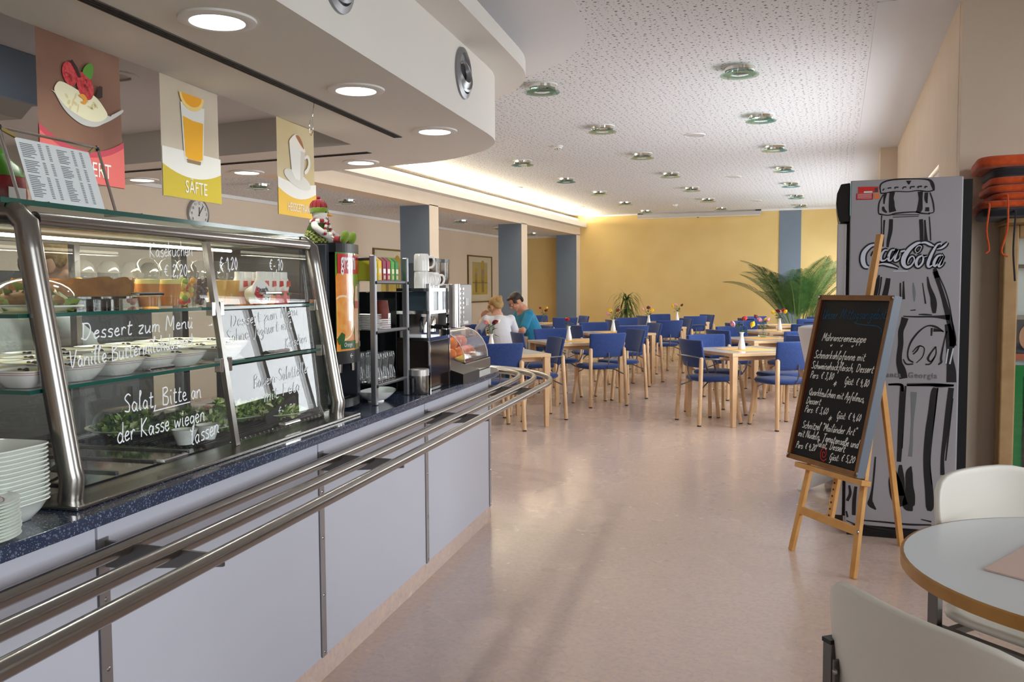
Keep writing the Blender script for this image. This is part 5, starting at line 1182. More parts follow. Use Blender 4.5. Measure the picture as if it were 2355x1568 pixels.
def chalk(txt, a0, h0, a1_, h1, xh, w=.0042, seed=1, m=M_CHALK):
    L_ = a1_-a0; sl = (h1-h0)/L_
    write('chalk_line', txt, m, bd, lambda u,v: EP(a0+u+SK*v,h0+u*sl+v,.0412), nn_, L_, xh, w, seed)
chalk('Unser Mittagsangebot',-.248,1.200,.205,1.214,.024,.0035,31,M_CHALKB); chalk('Möhrencremesuppe',-.22,1.088,.10,1.096,.019,.0046,32); chalk('~   ~   ~',-.155,1.058,.02,1.064,.014,.005,33)
chalk('Schmorkohlpfanne mit',-.262,.995,.115,1.008,.019,.0046,34); chalk('Schweinehackfleisch, Dessert',-.268,.940,.184,.956,.018,.0046,35); chalk('Pers: € 3,80',-.265,.890,-.084,.898,.017,.0044,36); chalk('Gäst: € 4,80',.0,.886,.168,.888,.017,.0044,37)
chalk('*',-.085,.855,-.054,.858,.026,.0044,38); chalk('Quarkkeulchen mit Apfelmus,',-.252,.804,.162,.814,.018,.0042,39); chalk('Dessert',-.262,.757,-.148,.763,.017,.0042,40); chalk('Pers: € 3,60',-.262,.712,-.082,.722,.017,.0042,41); chalk('Gäst: € 4,60',-.014,.714,.155,.722,.017,.0042,42)
chalk('*',-.077,.680,-.046,.684,.026,.0044,43); chalk('Schnitzel "Mailänder Art"',-.262,.630,.143,.652,.018,.0044,44); chalk('mit Nudeln, Tomatensoße und',-.281,.584,.170,.597,.018,.0044,45); chalk('Salat, Dessert',-.13,.556,.084,.562,.017,.0042,46); chalk('Pers: € 4,20',-.284,.522,-.126,.532,.016,.0042,47); chalk('Gäst: € 5,20',-.016,.508,.161,.524,.016,.0042,48)
MB().ribbon([EP(-.062+(.004+.0016*i)*cos(i*.8)*1.1,.530+(.004+.0024*i)*sin(i*.8),.0408) for i in range(16)],.005,nn_).build('chalk_swirl', M_CHALKR, bd)
MB().ribbon([EP(p.x,p.y,.0412) for p in catmull([(.0,1.185,0),(.08,1.180,0),(.15,1.178,0),(.185,1.165,0),(.19,1.145,0)],5)],.004,nn_).build('chalk_flourish', M_CHALKB, bd)

# ------------------------------------------------------------ high table with stretch cover
t = thing('bar_table', 'round high table under a white stretch cover behind the easel', 'table', (.09,6.18,0))
b = MB(); prof = [(.0,1.088,0),(.31,1.090,0),(.33,1.082,0),(.332,1.05,0),(.325,1.03,0),(.29,.86,.02),(.22,.66,.06),(.185,.48,.12),(.20,.30,.3),(.25,.14,.6),(.32,.04,.9),(.34,.0,1.0)]
n = 48; vs = []; fs = []
for (r_, z, k) in prof:
    for j in range(n):
        a = 2*pi*j/n; c4 = (abs(cos(2*(a-.35))))**3; rr = r_*(1-k*.62*(1-c4)); vs.append((cos(a)*rr,sin(a)*rr,z+(.10*k*(1-c4) if z < .2 else 0)))
for i in range(len(prof)-1):
    for j in range(n): fs.append((i*n+j,i*n+(j+1)%n,(i+1)*n+(j+1)%n,(i+1)*n+j))
b._add(vs,fs); b.build('stretch_cover', mat('white stretch cloth',(226,224,224),.75,bump=(26,.15,.006)), t, True, ang=60)
for j in range(4): a = .35+j*pi/2; MB().lathe([(.035,.0),(.038,.01),(.02,.03)],12,c=(cos(a)*.30,sin(a)*.30,0)).build('foot_pocket', MATS['white stretch cloth'], t, True)
MB().cyl((0,0,.02),(0,0,1.08),.03).build('pole', M_STEEL, t, True)

# ------------------------------------------------------------ cabinet with seat cushions at the right edge
M_LIGHTW = mat('light wood frame', (196,160,112), .5, noise=(10,(180,142,94)))
t = thing('display_cabinet', 'light wood framed glazed cabinet with a poster and green panel at the right edge', 'cabinet', (.875,5.57,0))
for x in (0,.62): MB().box(x,.02,0,x+.075,.17,1.69).build('frame_post', M_LIGHTW, t, bevel=.008)
MB().box(-.02,-.20,1.69,.72,.175,1.715).build('top_board', M_LIGHTW, t, bevel=.004); MB().box(.075,.02,1.62,.62,.17,1.69).build('frame_top', M_LIGHTW, t, bevel=.006); MB().box(.075,.02,.0,.62,.17,.08).build('frame_bottom', M_LIGHTW, t)
MB().box(.075,.155,.08,.62,.168,1.62).build('back_panel', mat('pale blue white panel',(222,230,234),.4), t)
MB().tube([(.075,.09,1.46),(.62,.09,1.46)],.012,10).build('rail', M_STEEL, t, True)
MB().box(.085,.10,.93,.60,.115,1.16).build('poster', mat('dark poster',(44,50,62),.4), t); MB().prism([(.15+.05*cos(a),1.06+.075*sin(a)) for a in (i*pi/10 for i in range(20))],.092,.098,lambda x,y,z:(x,z,y)).build('poster_portrait', mat('poster skin',(206,150,120),.5), t)
MB().box(.085,.09,.93,.60,.098,.965).build('poster_foot', mat('poster orange',(200,110,80),.5), t); MB().box(.085,.085,1.16,.60,.12,1.185).build('poster_edge', M_STEEL, t)
MB().box(.078,.08,.09,.618,.10,.90).build('green_panel', mat('green panel',(16,140,70),.35), t, bevel=.003); MB().box(.13,.074,.14,.60,.081,.84).build('dark_window', M_GLOSSB, t)
MB().box(.075,.04,.08,.62,.044,1.62).build('glazing', M_PANE, t)
M_CUO = mat('orange cushion fabric', (214,86,26), .85, noise=(40,(196,70,16)), sheen=.3, bump=(150,.3,.002)); M_CUB = mat('black cushion fabric', (36,36,44), .85, sheen=.3, bump=(150,.3,.002))
z = 1.716; r = random.Random(3); cu = []
for i, (k, h, w, dx, dy) in enumerate((('black',.046,.245,-.01,0),('orange',.040,.255,-.02,.01),('orange',.040,.235,.02,0),('orange',.042,.235,.0,.01),('orange',.040,.235,.01,.0),('black',.046,.235,.01,.005),('orange',.062,.265,-.02,.0))):
    t = thing('seat_cushion', '%s seat cushion, %s of the stack on the cabinet' % (k, ['lowest','second from the bottom','third from the bottom','fourth from the bottom','fifth from the bottom','second from the top','topmost'][i]), 'cushion', (.985+dx,5.49+dy,z), r.uniform(-.06,.06), 'stacked seat cushions')
    m_ = M_CUB if k == 'black' else M_CUO
    MB().lathe([(w*.90,.001),(w*.985,h*.12),(w,h*.35),(w,h*.65),(w*.985,h*.88),(w*.90,h*.99),(w*.5,h),(0,h)],44,sq=7).build('pad', m_, t, True, ang=70)
    if i in (0,5): MB().box(.0,-w-.006,h*.35,.06,-w-.003,h*.75).build('fabric_label', M_TRIM, t)
    n_t = {0:[(-.10,.34),(.13,.14)],1:[(-.22,.24),(.04,.36)],2:[(-.18,.30)],4:[(-.06,.33),(.16,.32)],5:[(.07,.36)]}.get(i,[])
    for x, l in n_t:
        P = catmull([(x,-w*.97,h*.5),(x+r.uniform(-.01,.01),-w-.02,h*.2),(x+r.uniform(-.02,.02),-w-.022,-l*.5),(x+r.uniform(-.02,.02),-w-.018,-l*.9),(x+r.uniform(-.025,.025),-w-.02,-l)],5)
        MB().tube(P,.005,6).build('tie_ribbon', m_, t, True)
    z += h*1.0+.001

# ------------------------------------------------------------ round table and white chairs in front
t = thing('round_table', 'round table with pale grey top and wooden edge at the lower right', 'table', (.627,2.25,0))
MB().lathe([(.468,TH-.0005),(0,TH)],72).build('table_top', mat('pale grey laminate',(234,241,246),.3,bump=(300,.02,.0005)), t, True)
MB().lathe([(.462,TH-.030),(.475,TH-.028),(.475,TH-.002),(.4675,TH)],72,caps=False).build('wood_edge', mat('oak edge',(182,132,66),.45,noise=(14,(166,114,50))), t, True)
MB().lathe([(.463,TH-.030),(0,TH-.030)],48).build('underside', mat('underside',(190,180,166),.6), t)
MB().lathe([(.24,0),(.24,.012),(.05,.03),(.032,.06),(.032,TH-.05),(.14,TH-.032)],32).build('pedestal', M_STEEL, t, True)
t = tag(MB().prism([(.315,2.158),(.60,1.95),(.76,2.21),(.475,2.455)],TH+.0005,TH+.004).build('napkin', mat('pale pink napkin',(226,200,190),.85,bump=(120,.3,.002))), 'folded pale pink cloth napkin on the round table', 'napkin')
M_SHELL = mat('off white shell plastic', (224,220,210), .4); M_SHELLG = M_SHELL
def shell_back(t):
    rings = 9; n = 44; vs = [(0,-.225,.672)]; fs = []
    def pt(rr, a):
        c_, s_ = cos(a), sin(a); k = (abs(c_)**4.5+abs(s_)**4.5)**(-1/4.5); x = .245*c_*k*rr; z_ = .672+.152*s_*k*rr; x *= 1-.10*max(0,-(s_*k*rr))
        return (x, -.225+.060*(x/.245)**2-.12*(z_-.665), z_)
    for i in range(1,rings+1):
        for j in range(n): vs.append(pt(i/rings,2*pi*j/n))
    for j in range(n): fs.append((0,1+j,1+(j+1)%n))
    for i in range(rings-1):
        for j in range(n): fs.append((1+i*n+j,1+(i+1)*n+j,1+(i+1)*n+(j+1)%n,1+i*n+(j+1)%n))
    b = MB()._add(vs,fs); o = b.build('backrest', M_SHELL, t, True, ang=80); m = o.modifiers.new('solid','SOLIDIFY'); m.thickness = .018; m.offset = 0; bv = o.modifiers.new('bevel','BEVEL'); bv.width = .006; bv.segments = 3; bv.limit_method = 'ANGLE'; bv.angle_limit = rad(50)
    return o
def shell_chair(label, loc, rz):
    t = thing('shell_chair', label, 'chair', (loc[0],loc[1],0), rz, 'white shell chairs')
    shell_back(t)
    n = 44; vs = [(0,0,.452)]; fs = []
    for i in range(1,8):
        for j in range(n):
            a = 2*pi*j/n; c_, s_ = cos(a), sin(a); k = (abs(c_)**4+abs(s_)**4)**-.25; rr = i/7; x, y = .225*c_*k*rr, .215*s_*k*rr
            vs.append((x,y,.450+.012*rr**4-(.035*max(0,y/.215)**4)))
    for j in range(n): fs.append((0,1+j,1+(j+1)%n))
    for i in range(6):
        for j in range(n): fs.append((1+i*n+j,1+(i+1)*n+j,1+(i+1)*n+(j+1)%n,1+i*n+(j+1)%n))
    o = MB()._add(vs,fs).build('seat', M_SHELL, t, True, ang=80); m = o.modifiers.new('solid','SOLIDIFY'); m.thickness = .018; m.offset = -1
    for s_ in (-1,1):
        x = s_*.243
        MB().tube([(x,-.175,.0),(x,-.175,.62)],.014,10).build('rear_leg', M_STEELD, t, True) if False else MB().box(x-.012,-.190,0,x+.012,-.160,.675).build('rear_leg', M_STEELD, t, bevel=.002)
        MB().box(x-.012,-.192,.675,x+.012,-.158,.683).build('end_cap', M_BLACK, t)
        MB().box(x-s_*.045-.018,-.200,.565,x-s_*.020+.012,-.185,.655).build('back_plate', M_STEELD, t, bevel=.002)
        for z_ in (.585,.635): MB().ball((x-s_*.036,-.201,z_),(.006,.004,.006),8,6).build('rivet', M_STEEL, t)
        MB().box(x-.012,.165,0,x+.012,.195,.425).build('front_leg', M_STEELD, t, bevel=.002)
        MB().box(x-.010,-.16,.405,x+.010,.165,.430).build('side_rail', M_STEELD, t)
    for y in (-.15,.14): MB().box(-.232,y,.405,.232,y+.02,.425).build('cross_rail', M_STEELD, t)
    return t
shell_chair('off white shell chair seen from behind at the bottom right corner',(.295,1.675),math.atan2(-.76,.65))
shell_chair('off white shell chair on the far side of the round table',(.557,2.67),math.atan2(-.75,-.66))
# ------------------------------------------------------------ dining tables and chairs
M_BEECH = mat('beech wood', (226,190,148), .45, noise=(8,(214,174,130))); M_LAM = mat('light table laminate', (214,204,190), .22, coat=.2); M_BLUEF = mat('blue chair fabric', (38,64,124), .9, noise=(60,(32,54,108)), sheen=.2, bump=(200,.25,.002)); M_CAP = mat('dark foot cap', (50,48,48), .6); M_ROD = mat('grey steel rod', (134,134,138), .3, .9)
def dining_chair(arms):
    t = thing('dining_chair','', 'chair')
    MB().lathe([(.205,.425),(.228,.434),(.236,.450),(.226,.468),(.15,.478),(0,.480)],36,sq=2.7).build('seat', M_BLUEF, t, True, ang=70)
    b = MB()
    def bk(u,v): x = (u*2-1)*(.235-.025*(1-v)); return (x, -.205-.055*v-.045*(1-(u*2-1)**2)+.02, .565+.275*v)
    b.grid(bk,13,7); o = b.build('backrest', M_BLUEF, t, True, ang=80)
    m = o.modifiers.new('solid','SOLIDIFY'); m.thickness = .030; m.offset = 0; bv = o.modifiers.new('bevel','BEVEL'); bv.width = .012; bv.segments = 2; bv.limit_method = 'ANGLE'; bv.angle_limit = rad(50)
    for s in (-1,1):
        l = MB().tube([(s*.235,-.262,.012),(s*.215,-.232,.655),(s*.2145,-.231,.668),(s*.214,-.2308,.674)],.021,12,rs=[.0205,.021,.016,.006]).build('rear_leg', M_BEECH, t, True)
        MB().cyl((s*.2353,-.2623,0),(s*.235,-.262,.012),.020,n=12).build('foot_cap', M_CAP, l)
        l = MB().tube([(s*.215,.205,.012),(s*.185,.150,.425)],.020,12).build('front_leg', M_BEECH, t, True)
        MB().cyl((s*.216,.2065,0),(s*.215,.205,.012),.019,n=12).build('foot_cap', M_CAP, l)
        MB().tube([(s*.05,.02,.420),(s*.14,-.12,.418),(s*.225,-.235,.36)],.007,6).build('under_rod', M_ROD, t, True)
        MB().tube([(s*.05,.0,.420),(s*.12,.10,.418),(s*.186,.152,.37)],.007,6).build('under_rod', M_ROD, t, True)
        if arms:
            MB().tube(catmull([(s*.222,-.225,.655),(s*.27,-.10,.655),(s*.275,.08,.640),(s*.265,.16,.60),(s*.235,.175,.50),(s*.19,.15,.42)],5),.008,8).build('arm_rod', M_ROD, t, True)
            MB().tube([(s*.272,-.07,.662),(s*.276,.02,.664),(s*.274,.12,.652)],.014,8,rs=[.012,.016,.010]).build('arm_pad', M_BEECH, t, True)
    MB().tube(catmull([(0,-.268,.62),(0,-.262,.52),(0,-.22,.44),(0,-.05,.418)],4),.008,6).build('back_rod', M_ROD, t, True)
    if arms: MB().tube(catmull([(-.222,-.225,.655),(-.20,-.275,.675),(0,-.325,.685),(.20,-.275,.675),(.222,-.225,.655)],5),.007,8).build('back_hoop', M_ROD, t, True)
    return t
def dining_table():
    t = thing('dining_table','', 'table'); h = .44
    MB().box(-h,-h,TH-.002,h,h,TH).build('table_top', M_LAM, t)
    MB().box(-h-.004,-h-.004,TH-.032,h+.004,h+.004,TH-.002).build('edge_board', M_BEECH, t, bevel=.002)
    for x in (-1,1):
        for y in (-1,1): MB().bar((x*(h-.032),y*(h-.032),0),(x*(h-.032),y*(h-.032),TH-.032),.040,.040,(1,0,0),.062,.062).build('leg', M_BEECH, t, bevel=.003)
    for s in (-1,1): MB().box(-h+.06,s*(h-.10)-.01,TH-.08,h-.06,s*(h-.10)+.01,TH-.032).build('apron', M_BEECH, t)
    return t
TA = rad(40)
TABLES = [ # x, y, name, armchair sides, chairs
 (-3.22,8.15,'rose table nearest the counter',[1],(0,1,2,3)),
 (-2.95,10.15,'table with one red rose',[2],(0,1,2,3)),
 (-3.00,12.30,'table right behind the single red rose',[3],(0,1,2,3)),
 (-2.90,14.35,'fourth table of the middle row',[2],(0,1,2,3)),
 (-2.82,16.50,'farthest table of the middle row',[3],(0,1,2,3)),
 (-.87,9.19,'front table beside the easel',[0,2],(0,1,2,3)),
 (-.85,11.28,'table with the round clear vase',[2],(0,1,2,3)),
 (-.82,13.35,'third table of the window row',[],(0,1,2,3)),
 (-.86,15.45,'farthest table of the window row',[],(0,1,2,3)),
 (-4.93,15.35,'table by the far blue pillar',[1],(0,1,2,3)),
 (-4.44,10.95,'table of the two diners',[],(0,1,2,3)),
]
SIDES = [('near left',rad(220)),('far right',rad(40)),('far left',rad(130)),('near right',rad(310))]
ch_a, ch_p, tb0 = dining_chair(True), dining_chair(False), dining_table()
for q in (ch_a,ch_p,tb0): cache(q)
used = {}
def place(src, loc, rz, label, group):
    if src.name not in used:
        used[src.name] = 1; src.location = loc; src.rotation_euler = (0,0,rz); src['label'] = label; src['group'] = group; return src
    return dup(src, loc, rz, label, group)
M_CLOTH = mat('apricot table cloth', (244,192,116), .85, bump=(120,.2,.001))
cj = random.Random(12)
for (x, y, nm, arm, sides) in TABLES:
    place(tb0,(x,y,0),TA,'beech dining table: '+nm,'dining tables')
    if 'diners' not in nm: tag(MB().box(-.22,-.22,0,.22,.22,.002).build('table_cloth', M_CLOTH, None, loc=(x,y,TH+.0005), rz=TA+cj.uniform(-.06,.06)), 'square apricot cloth in the middle of the '+nm, 'table cloth', 'apricot table cloths')
    for k in sides:
        sn, a = SIDES[k]; d = .43+cj.uniform(-.03,.06); o_ = cj.uniform(-.05,.05)
        if 'diners' in nm: d = .64; o_ = 0
        if 'nearest the counter' in nm: d, o_ = {0:(.6,0),1:(.51,.18),2:(.5,0),3:(.31,-.11)}[k]
        if 'beside the easel' in nm: d, o_ = {0:(.40,.01),1:(.45,0),2:(.45,.03),3:(.49,.08)}[k]
        if 'one red rose' in nm: d, o_ = {0:(.50,0),1:(.60,.04),2:(.45,.03),3:(.425,.10)}[k]
        cx, cy = x+cos(a)*d-sin(a)*o_, y+sin(a)*d+cos(a)*o_
        turn = a+pi/2+cj.uniform(-.07,.07)
        if 'diners' in nm and k == 3: turn = rad(-75)
        place(ch_a if k in arm else ch_p,(cx,cy,0),turn,'blue chair on the %s side of the %s' % (sn, nm),'blue dining chairs')
# vases of roses
ROSE = {'red':mat('red rose',(176,16,26),.55),'crimson':mat('crimson rose',(110,14,30),.55),'pink':mat('pink rose',(238,164,180),.55),'yellow':mat('yellow rose',(246,196,22),.55),'white':mat('cream rose',(240,226,206),.55)}
M_STEM = mat('green stem', (62,96,44), .6); M_RLEAF = mat('rose leaf', (46,84,40), .5, noise=(20,(66,104,50)))
M_PORC = mat('white porcelain', (240,240,238), .15, coat=.5); M_VGL = glass('clear vase glass',(246,249,248),1.0,.0,.03)
def rose(b, c, d, r):
    q = Vector((0,0,1)).rotation_difference(d).to_matrix()
    for ring, (k, rr, hh) in enumerate(((1,.45,.75),(4,.65,.62),(6,.95,.45))):
        for i in range(k):
            a = 2*pi*i/k+ring*.6
            if k == 1: b.ball(c+q@Vector((0,0,r*.25)),(r*.5,r*.5,r*.7),8,6,q); continue
            R_ = q@Matrix.Rotation(a,3,'Z')@Matrix.Rotation(rad(18+ring*16),3,'Y')
            b.ball(c+q@Vector((cos(a)*r*rr*.55,sin(a)*r*rr*.55,r*(.30-.14*ring))),(r*.16,r*.52,r*.62),7,5,R_)
def vase(loc, label, cols, kind='white', seed=1, hs=1.0):
    t = thing('rose_vase', label, 'vase of roses', loc, seed*1.3, 'vases of roses')
    if kind == 'white': MB().lathe([(.034,0),(.038,.006),(.036,.04),(.024,.10),(.016,.145),(.018,.160),(.026,.175),(.023,.174),(.014,.15),(.02,.09),(.0,.01)],22).build('vase', M_PORC, t, True, ang=60); top = .165
    else:
        MB().lathe([(.03,0),(.05,.012),(.058,.04),(.046,.075),(.026,.10),(.024,.12),(.032,.14)],22,caps=False).build('vase', M_VGL, t, True, ang=60); MB().lathe([(.028,.002),(.054,.04),(.05,.05),(0,.05)],18).build('water', glass('vase water',(236,244,238)), t, True); top = .12
    r = random.Random(seed*17+3); n = len(cols)
    for i, c in enumerate(cols):
        a = 2*pi*i/max(n,1)+r.uniform(-.4,.4); sp = (.02 if n == 1 else r.uniform(.05,.10)); h = top+(.08+r.uniform(.01,.08))*hs
        tip = Vector((cos(a)*sp,sin(a)*sp,h)); P = catmull([(0,0,.03),(cos(a)*.006,sin(a)*.006,top),tip*.75+Vector((0,0,h*.24)),tip],4)
        s_ = MB().tube(P,.0022,6).build('stem', M_STEM, t, True)
        b = MB(); rose(b, tip, (P[-1]-P[-3]).normalized(), .033+r.uniform(-.003,.005)); b.build('rose', ROSE[c], t, True, ang=80)
    for i in range(14):
        a = r.uniform(0,6.28); h = top+r.uniform(.0,.11)*hs; c = Vector((cos(a)*r.uniform(.01,.03),sin(a)*r.uniform(.01,.03),h)); d = Vector((cos(a),sin(a),r.uniform(-.5,.5))).normalized(); x = d.cross(Vector((0,0,1))).normalized(); l = r.uniform(.045,.07); up = x.cross(d)
        MB()._add([c,c+d*l*.4+x*l*.3+up*.004,c+d*l,c+d*l*.4-x*l*.3+up*.004,c+d*l*.5-up*.004],[(0,1,4),(1,2,4),(2,3,4),(3,0,4)]).build('leaf', M_RLEAF, t)
    return t
ZV = TH+.0027
V = [((-3.27,8.22,ZV-.002),'white vase with yellow, pink and crimson roses on the nearest left table',['yellow','pink','crimson','white'],'white',2),
     ((-3.02,10.12,ZV),'white vase holding one large red rose',['red'],'white',3),((-3.02,12.36,ZV),'white vase with crimson, yellow and pink roses behind the single red rose',['crimson','yellow','pink'],'white',5),
     ((-2.93,14.45,ZV),'white vase with red, pink and yellow roses on the fourth middle table',['crimson','pink','yellow'],'white',6),((-2.84,16.7,ZV),'white vase on the farthest middle table',['yellow','crimson','pink'],'white',8),
     ((-5.12,15.55,ZV),'clear vase of red and yellow roses on the table by the blue pillar',['crimson','yellow','red'],'clear',9),((-.90,9.14,ZV),'white vase with red, pink and yellow roses on the front table by the easel',['red','pink','yellow'],'white',11),
     ((-.86,11.36,ZV),'round clear vase of pink, yellow and red roses',['crimson','pink','pink','yellow'],'clear',12),((-.78,13.36,ZV),'white vase with five mixed roses in front of the palm',['yellow','red','pink','yellow','crimson'],'white',14)]
for loc, lb, cols, k, sd in V: vase(loc, lb, cols, k, sd)
# ------------------------------------------------------------ people
def limb(b, pts, rs, n=14):
    b.tube(pts, rs[0], n, rs=rs)
    for p, r in zip(pts, rs): b.ball(p, r, n, 10)
def hand(b, w, d, nrm, side, curl=.5, sc=1.0):
    """w wrist, d direction of the hand, nrm palm normal; five fingers"""
    d = Vector(d).normalized(); nrm = (Vector(nrm)-d*Vector(nrm).dot(d)).normalized(); x = d.cross(nrm)*side; w = Vector(w)
    R = Matrix((x,d,nrm)).transposed()
    b.ball(w+d*.045*sc,(.040*sc,.052*sc,.016*sc),14,10,R)
    for i, (off, L) in enumerate(((-.030,.062),(-.010,.074),(.011,.070),(.030,.054))):
        p = w+d*.085*sc+x*off*sc; q = p+(d*cos(curl)+nrm*sin(curl))*L*.5*sc; e = q+(d*cos(curl*2.1)+nrm*sin(curl*2.1))*L*.5*sc
        limb(b,[p-d*.02*sc,p,q,e],[.010*sc,.0095*sc,.009*sc,.0075*sc],8)
    p = w+d*.035*sc-x*.036*sc; q = p+(d*.7-x*.6+nrm*.3).normalized()*.035*sc; e = q+(d*.9+nrm*.35).normalized()*.028*sc
    limb(b,[p,q,e],[.013*sc,.011*sc,.009*sc],8)
def person(label, loc, rz, J, cols, hair, extra=None):
    t = thing('person', label, 'person', loc, rz)
    V_ = lambda k: Vector(J[k])
    f = V_('hf').normalized(); u = (Vector((0,0,1))-f*f.z).normalized(); x = f.cross(u); R = Matrix((x,f,u)).transposed(); h = V_('head'); H = lambda a,b_,c: h+x*a+f*b_+u*c
    b = MB()
    b.ball(V_('pel'),(.165,.13,.12),18,12); limb(b,[V_('pel'),V_('abd'),V_('chest'),V_('neck0')],[.125,.120,.128,.075],18)
    for s in ('L','R'):
        limb(b,[V_('chest')*.5+V_('sh'+s)*.5,V_('sh'+s),V_('el'+s),V_('wr'+s)],[.085,.058,.042,.028])
        dr = V_('wr'+s)-V_('el'+s); hand(b,V_('wr'+s),J.get('hd'+s,dr),J['hn'+s],1 if s == 'L' else -1,J.get('curl',.55))
        limb(b,[V_('hip'+s),V_('kn'+s),V_('an'+s)],[.088,.062,.040]); b.ball(V_('an'+s)+Vector((0,.07,-.035)),(.042,.115,.036),14,8)
    limb(b,[V_('neck0'),H(0,-.015,-.07)],[.055,.050])
    b.ball(H(0,-.008,.025),(.074,.094,.092),20,14,R); b.ball(H(0,.030,-.040),(.058,.060,.070),18,12,R); b.ball(H(0,.058,-.092),(.032,.028,.024),12,8,R)
    b.tube([H(0,.084,.010),H(0,.098,-.012),H(0,.112,-.034)],.01,8,rs=[.008,.010,.014]); b.ball(H(0,.100,-.040),(.016,.012,.009),8,6,R)
    b.ball(H(0,.078,.020),(.052,.016,.010),12,6,R); b.ball(H(0,.084,-.068),(.024,.010,.007),10,6,R); b.ball(H(.042,.060,-.030),(.020,.020,.018),8,6,R); b.ball(H(-.042,.060,-.030),(.020,.020,.018),8,6,R)
    for s in (-1,1): b.ball(H(s*.074,-.008,-.015),(.010,.020,.030),8,8,R)
    def fuse(bb, name, m, vox, it=5):
        o = bb.build(name, m, t, True); r_ = o.modifiers.new('remesh','REMESH'); r_.mode = 'VOXEL'; r_.voxel_size = vox; r_.use_smooth_shade = True
        s_ = o.modifiers.new('smooth','SMOOTH'); s_.factor = .5; s_.iterations = it; return o
    body = fuse(b,'body',mat('skin '+label[:12],cols['skin'],.5,sub=.1),.0055,3)
    # tunic and trousers a little larger than the body
    b = MB(); g = .022
    b.ball(V_('pel')+Vector((0,0,.0)),(.165+g,.13+g,.12+g*.8),18,12); limb(b,[V_('pel'),V_('abd'),V_('chest'),V_('neck0')*.8+V_('chest')*.2],[.13+g,.122+g,.120+g,.075],18)
    for s in ('L','R'):
        m_ = V_('sh'+s).lerp(V_('el'+s),cols.get('sleeve',.72)); limb(b,[V_('chest')*.5+V_('sh'+s)*.5,V_('sh'+s),m_],[.090,.063,.060])
    fuse(b,'tunic',mat('cloth '+label[:12],cols['top'],.85,bump=(9,.6,.02),sheen=.2),.009)
    b = MB()
    for s in ('L','R'): limb(b,[V_('hip'+s),V_('kn'+s),V_('an'+s)+Vector((0,0,.03))],[.10,.076,.062])
    b.ball(V_('pel')-Vector((0,0,.03)),(.172,.14,.11),16,10)
    fuse(b,'trousers',mat('trousers '+label[:12],cols['leg'],.85,bump=(12,.4,.01)),.010)
    for s in ('L','R'): MB().ball(V_('an'+s)+Vector((0,.07,-.032)),(.048,.125,.036),14,8).build('shoe', mat('shoe '+label[:12],cols['shoe'],.5), t, True)
    b = MB(); hair(b,H,R); fuse(b,'hair',mat('hair '+label[:12],cols['hair'],.6,noise=(70,cols['hair2']),bump=(90,.5,.004)),.006,3)
    for s in (-1,1):
        e = MB().ball(H(s*.031,.078,.002),.0105,10,8).build('eye', mat('eye white',(228,224,218),.2), t, True); MB().ball(H(s*.031,.0855,.001),(.0055,.004,.0055),8,6,R).build('iris', mat('iris',(50,44,40),.2), e, True)
        MB().tube([H(s*.014,.090,.022),H(s*.032,.091,.028),H(s*.050,.080,.022)],.0035,6).build('eyebrow', mat('brow '+label[:12],cols['hair']), t, True)
    if extra: extra(t,H,R)
    return t
SEATED = dict(hipL=(-.09,-.03,.53),hipR=(.09,-.03,.53),knL=(-.11,.38,.53),knR=(.11,.38,.53),anL=(-.11,.33,.09),anR=(.11,.33,.09))
def at_side(x, y, a, d): return (x+cos(a)*d, y+sin(a)*d, 0), a+pi/2
def hair_updo(b,H,R):
    b.ball(H(0,-.030,.050),(.086,.092,.082),18,12,R); b.ball(H(0,-.070,.01),(.080,.050,.075),14,10,R); b.ball(H(.0,-.105,.045),(.050,.040,.050),12,8,R); b.ball(H(.02,-.120,.075),(.030,.028,.030),10,8,R)
    for s in (-1,1): b.tube([H(s*.066,.05,.045),H(s*.078,.055,.005),H(s*.074,.050,-.05)],.016,8,rs=[.018,.014,.008])
    b.ball(H(0,.050,.078),(.062,.045,.026),12,8,R)
def hair_short(b,H,R):
    b.ball(H(0,-.022,.048),(.082,.092,.080),18,12,R); b.ball(H(0,-.075,-.002),(.070,.036,.060),14,10,R); b.ball(H(0,.058,.090),(.058,.036,.022),12,8,R)
    for s in (-1,1): b.ball(H(s*.074,.02,.02),(.012,.03,.035),8,6,R)
loc, rz = at_side(-4.44,10.95,rad(310),.64)
W1 = dict(SEATED,pel=(0,-.06,.57),abd=(0,-.03,.72),chest=(0,.06,.88),neck0=(0,.12,1.0),head=(0,.20,1.12),hf=(-.25,.85,-.42),shL=(-.165,.09,.955),shR=(.165,.08,.955),elL=(-.25,.24,.775),wrL=(-.13,.37,.965),hnL=(.5,-.6,.2),hdL=(.35,-.05,.7),elR=(.26,.16,.765),wrR=(.14,.38,.775),hnR=(0,-.2,-1),curl=.7)
def fork_in_hand(t,H,R):
    MB().bar((-.10,.40,1.03),(-.16,.52,1.13),.006,.002,(0,0,1)).build('held_fork', M_CHROME, t)
person('person in a white tunic with blonde pinned-up hair eating at a table', loc, rz, W1, dict(skin=(206,158,132),top=(216,216,222),leg=(130,126,122),shoe=(220,218,214),hair=(176,142,86),hair2=(140,106,60)), hair_updo, fork_in_hand)
loc, rz = at_side(-4.44,10.95,rad(40),.64)
W2 = dict(SEATED,pel=(0,-.06,.58),abd=(0,-.04,.75),chest=(0,.05,.93),neck0=(0,.11,1.07),head=(0,.20,1.175),hf=(.12,.80,-.60),shL=(-.19,.08,1.015),shR=(.19,.08,1.015),elL=(-.27,.20,.79),wrL=(-.13,.42,.80),hnL=(0,-.2,-1),elR=(.27,.20,.79),wrR=(.12,.40,.85),hnR=(-.3,-.2,-1),curl=.9)
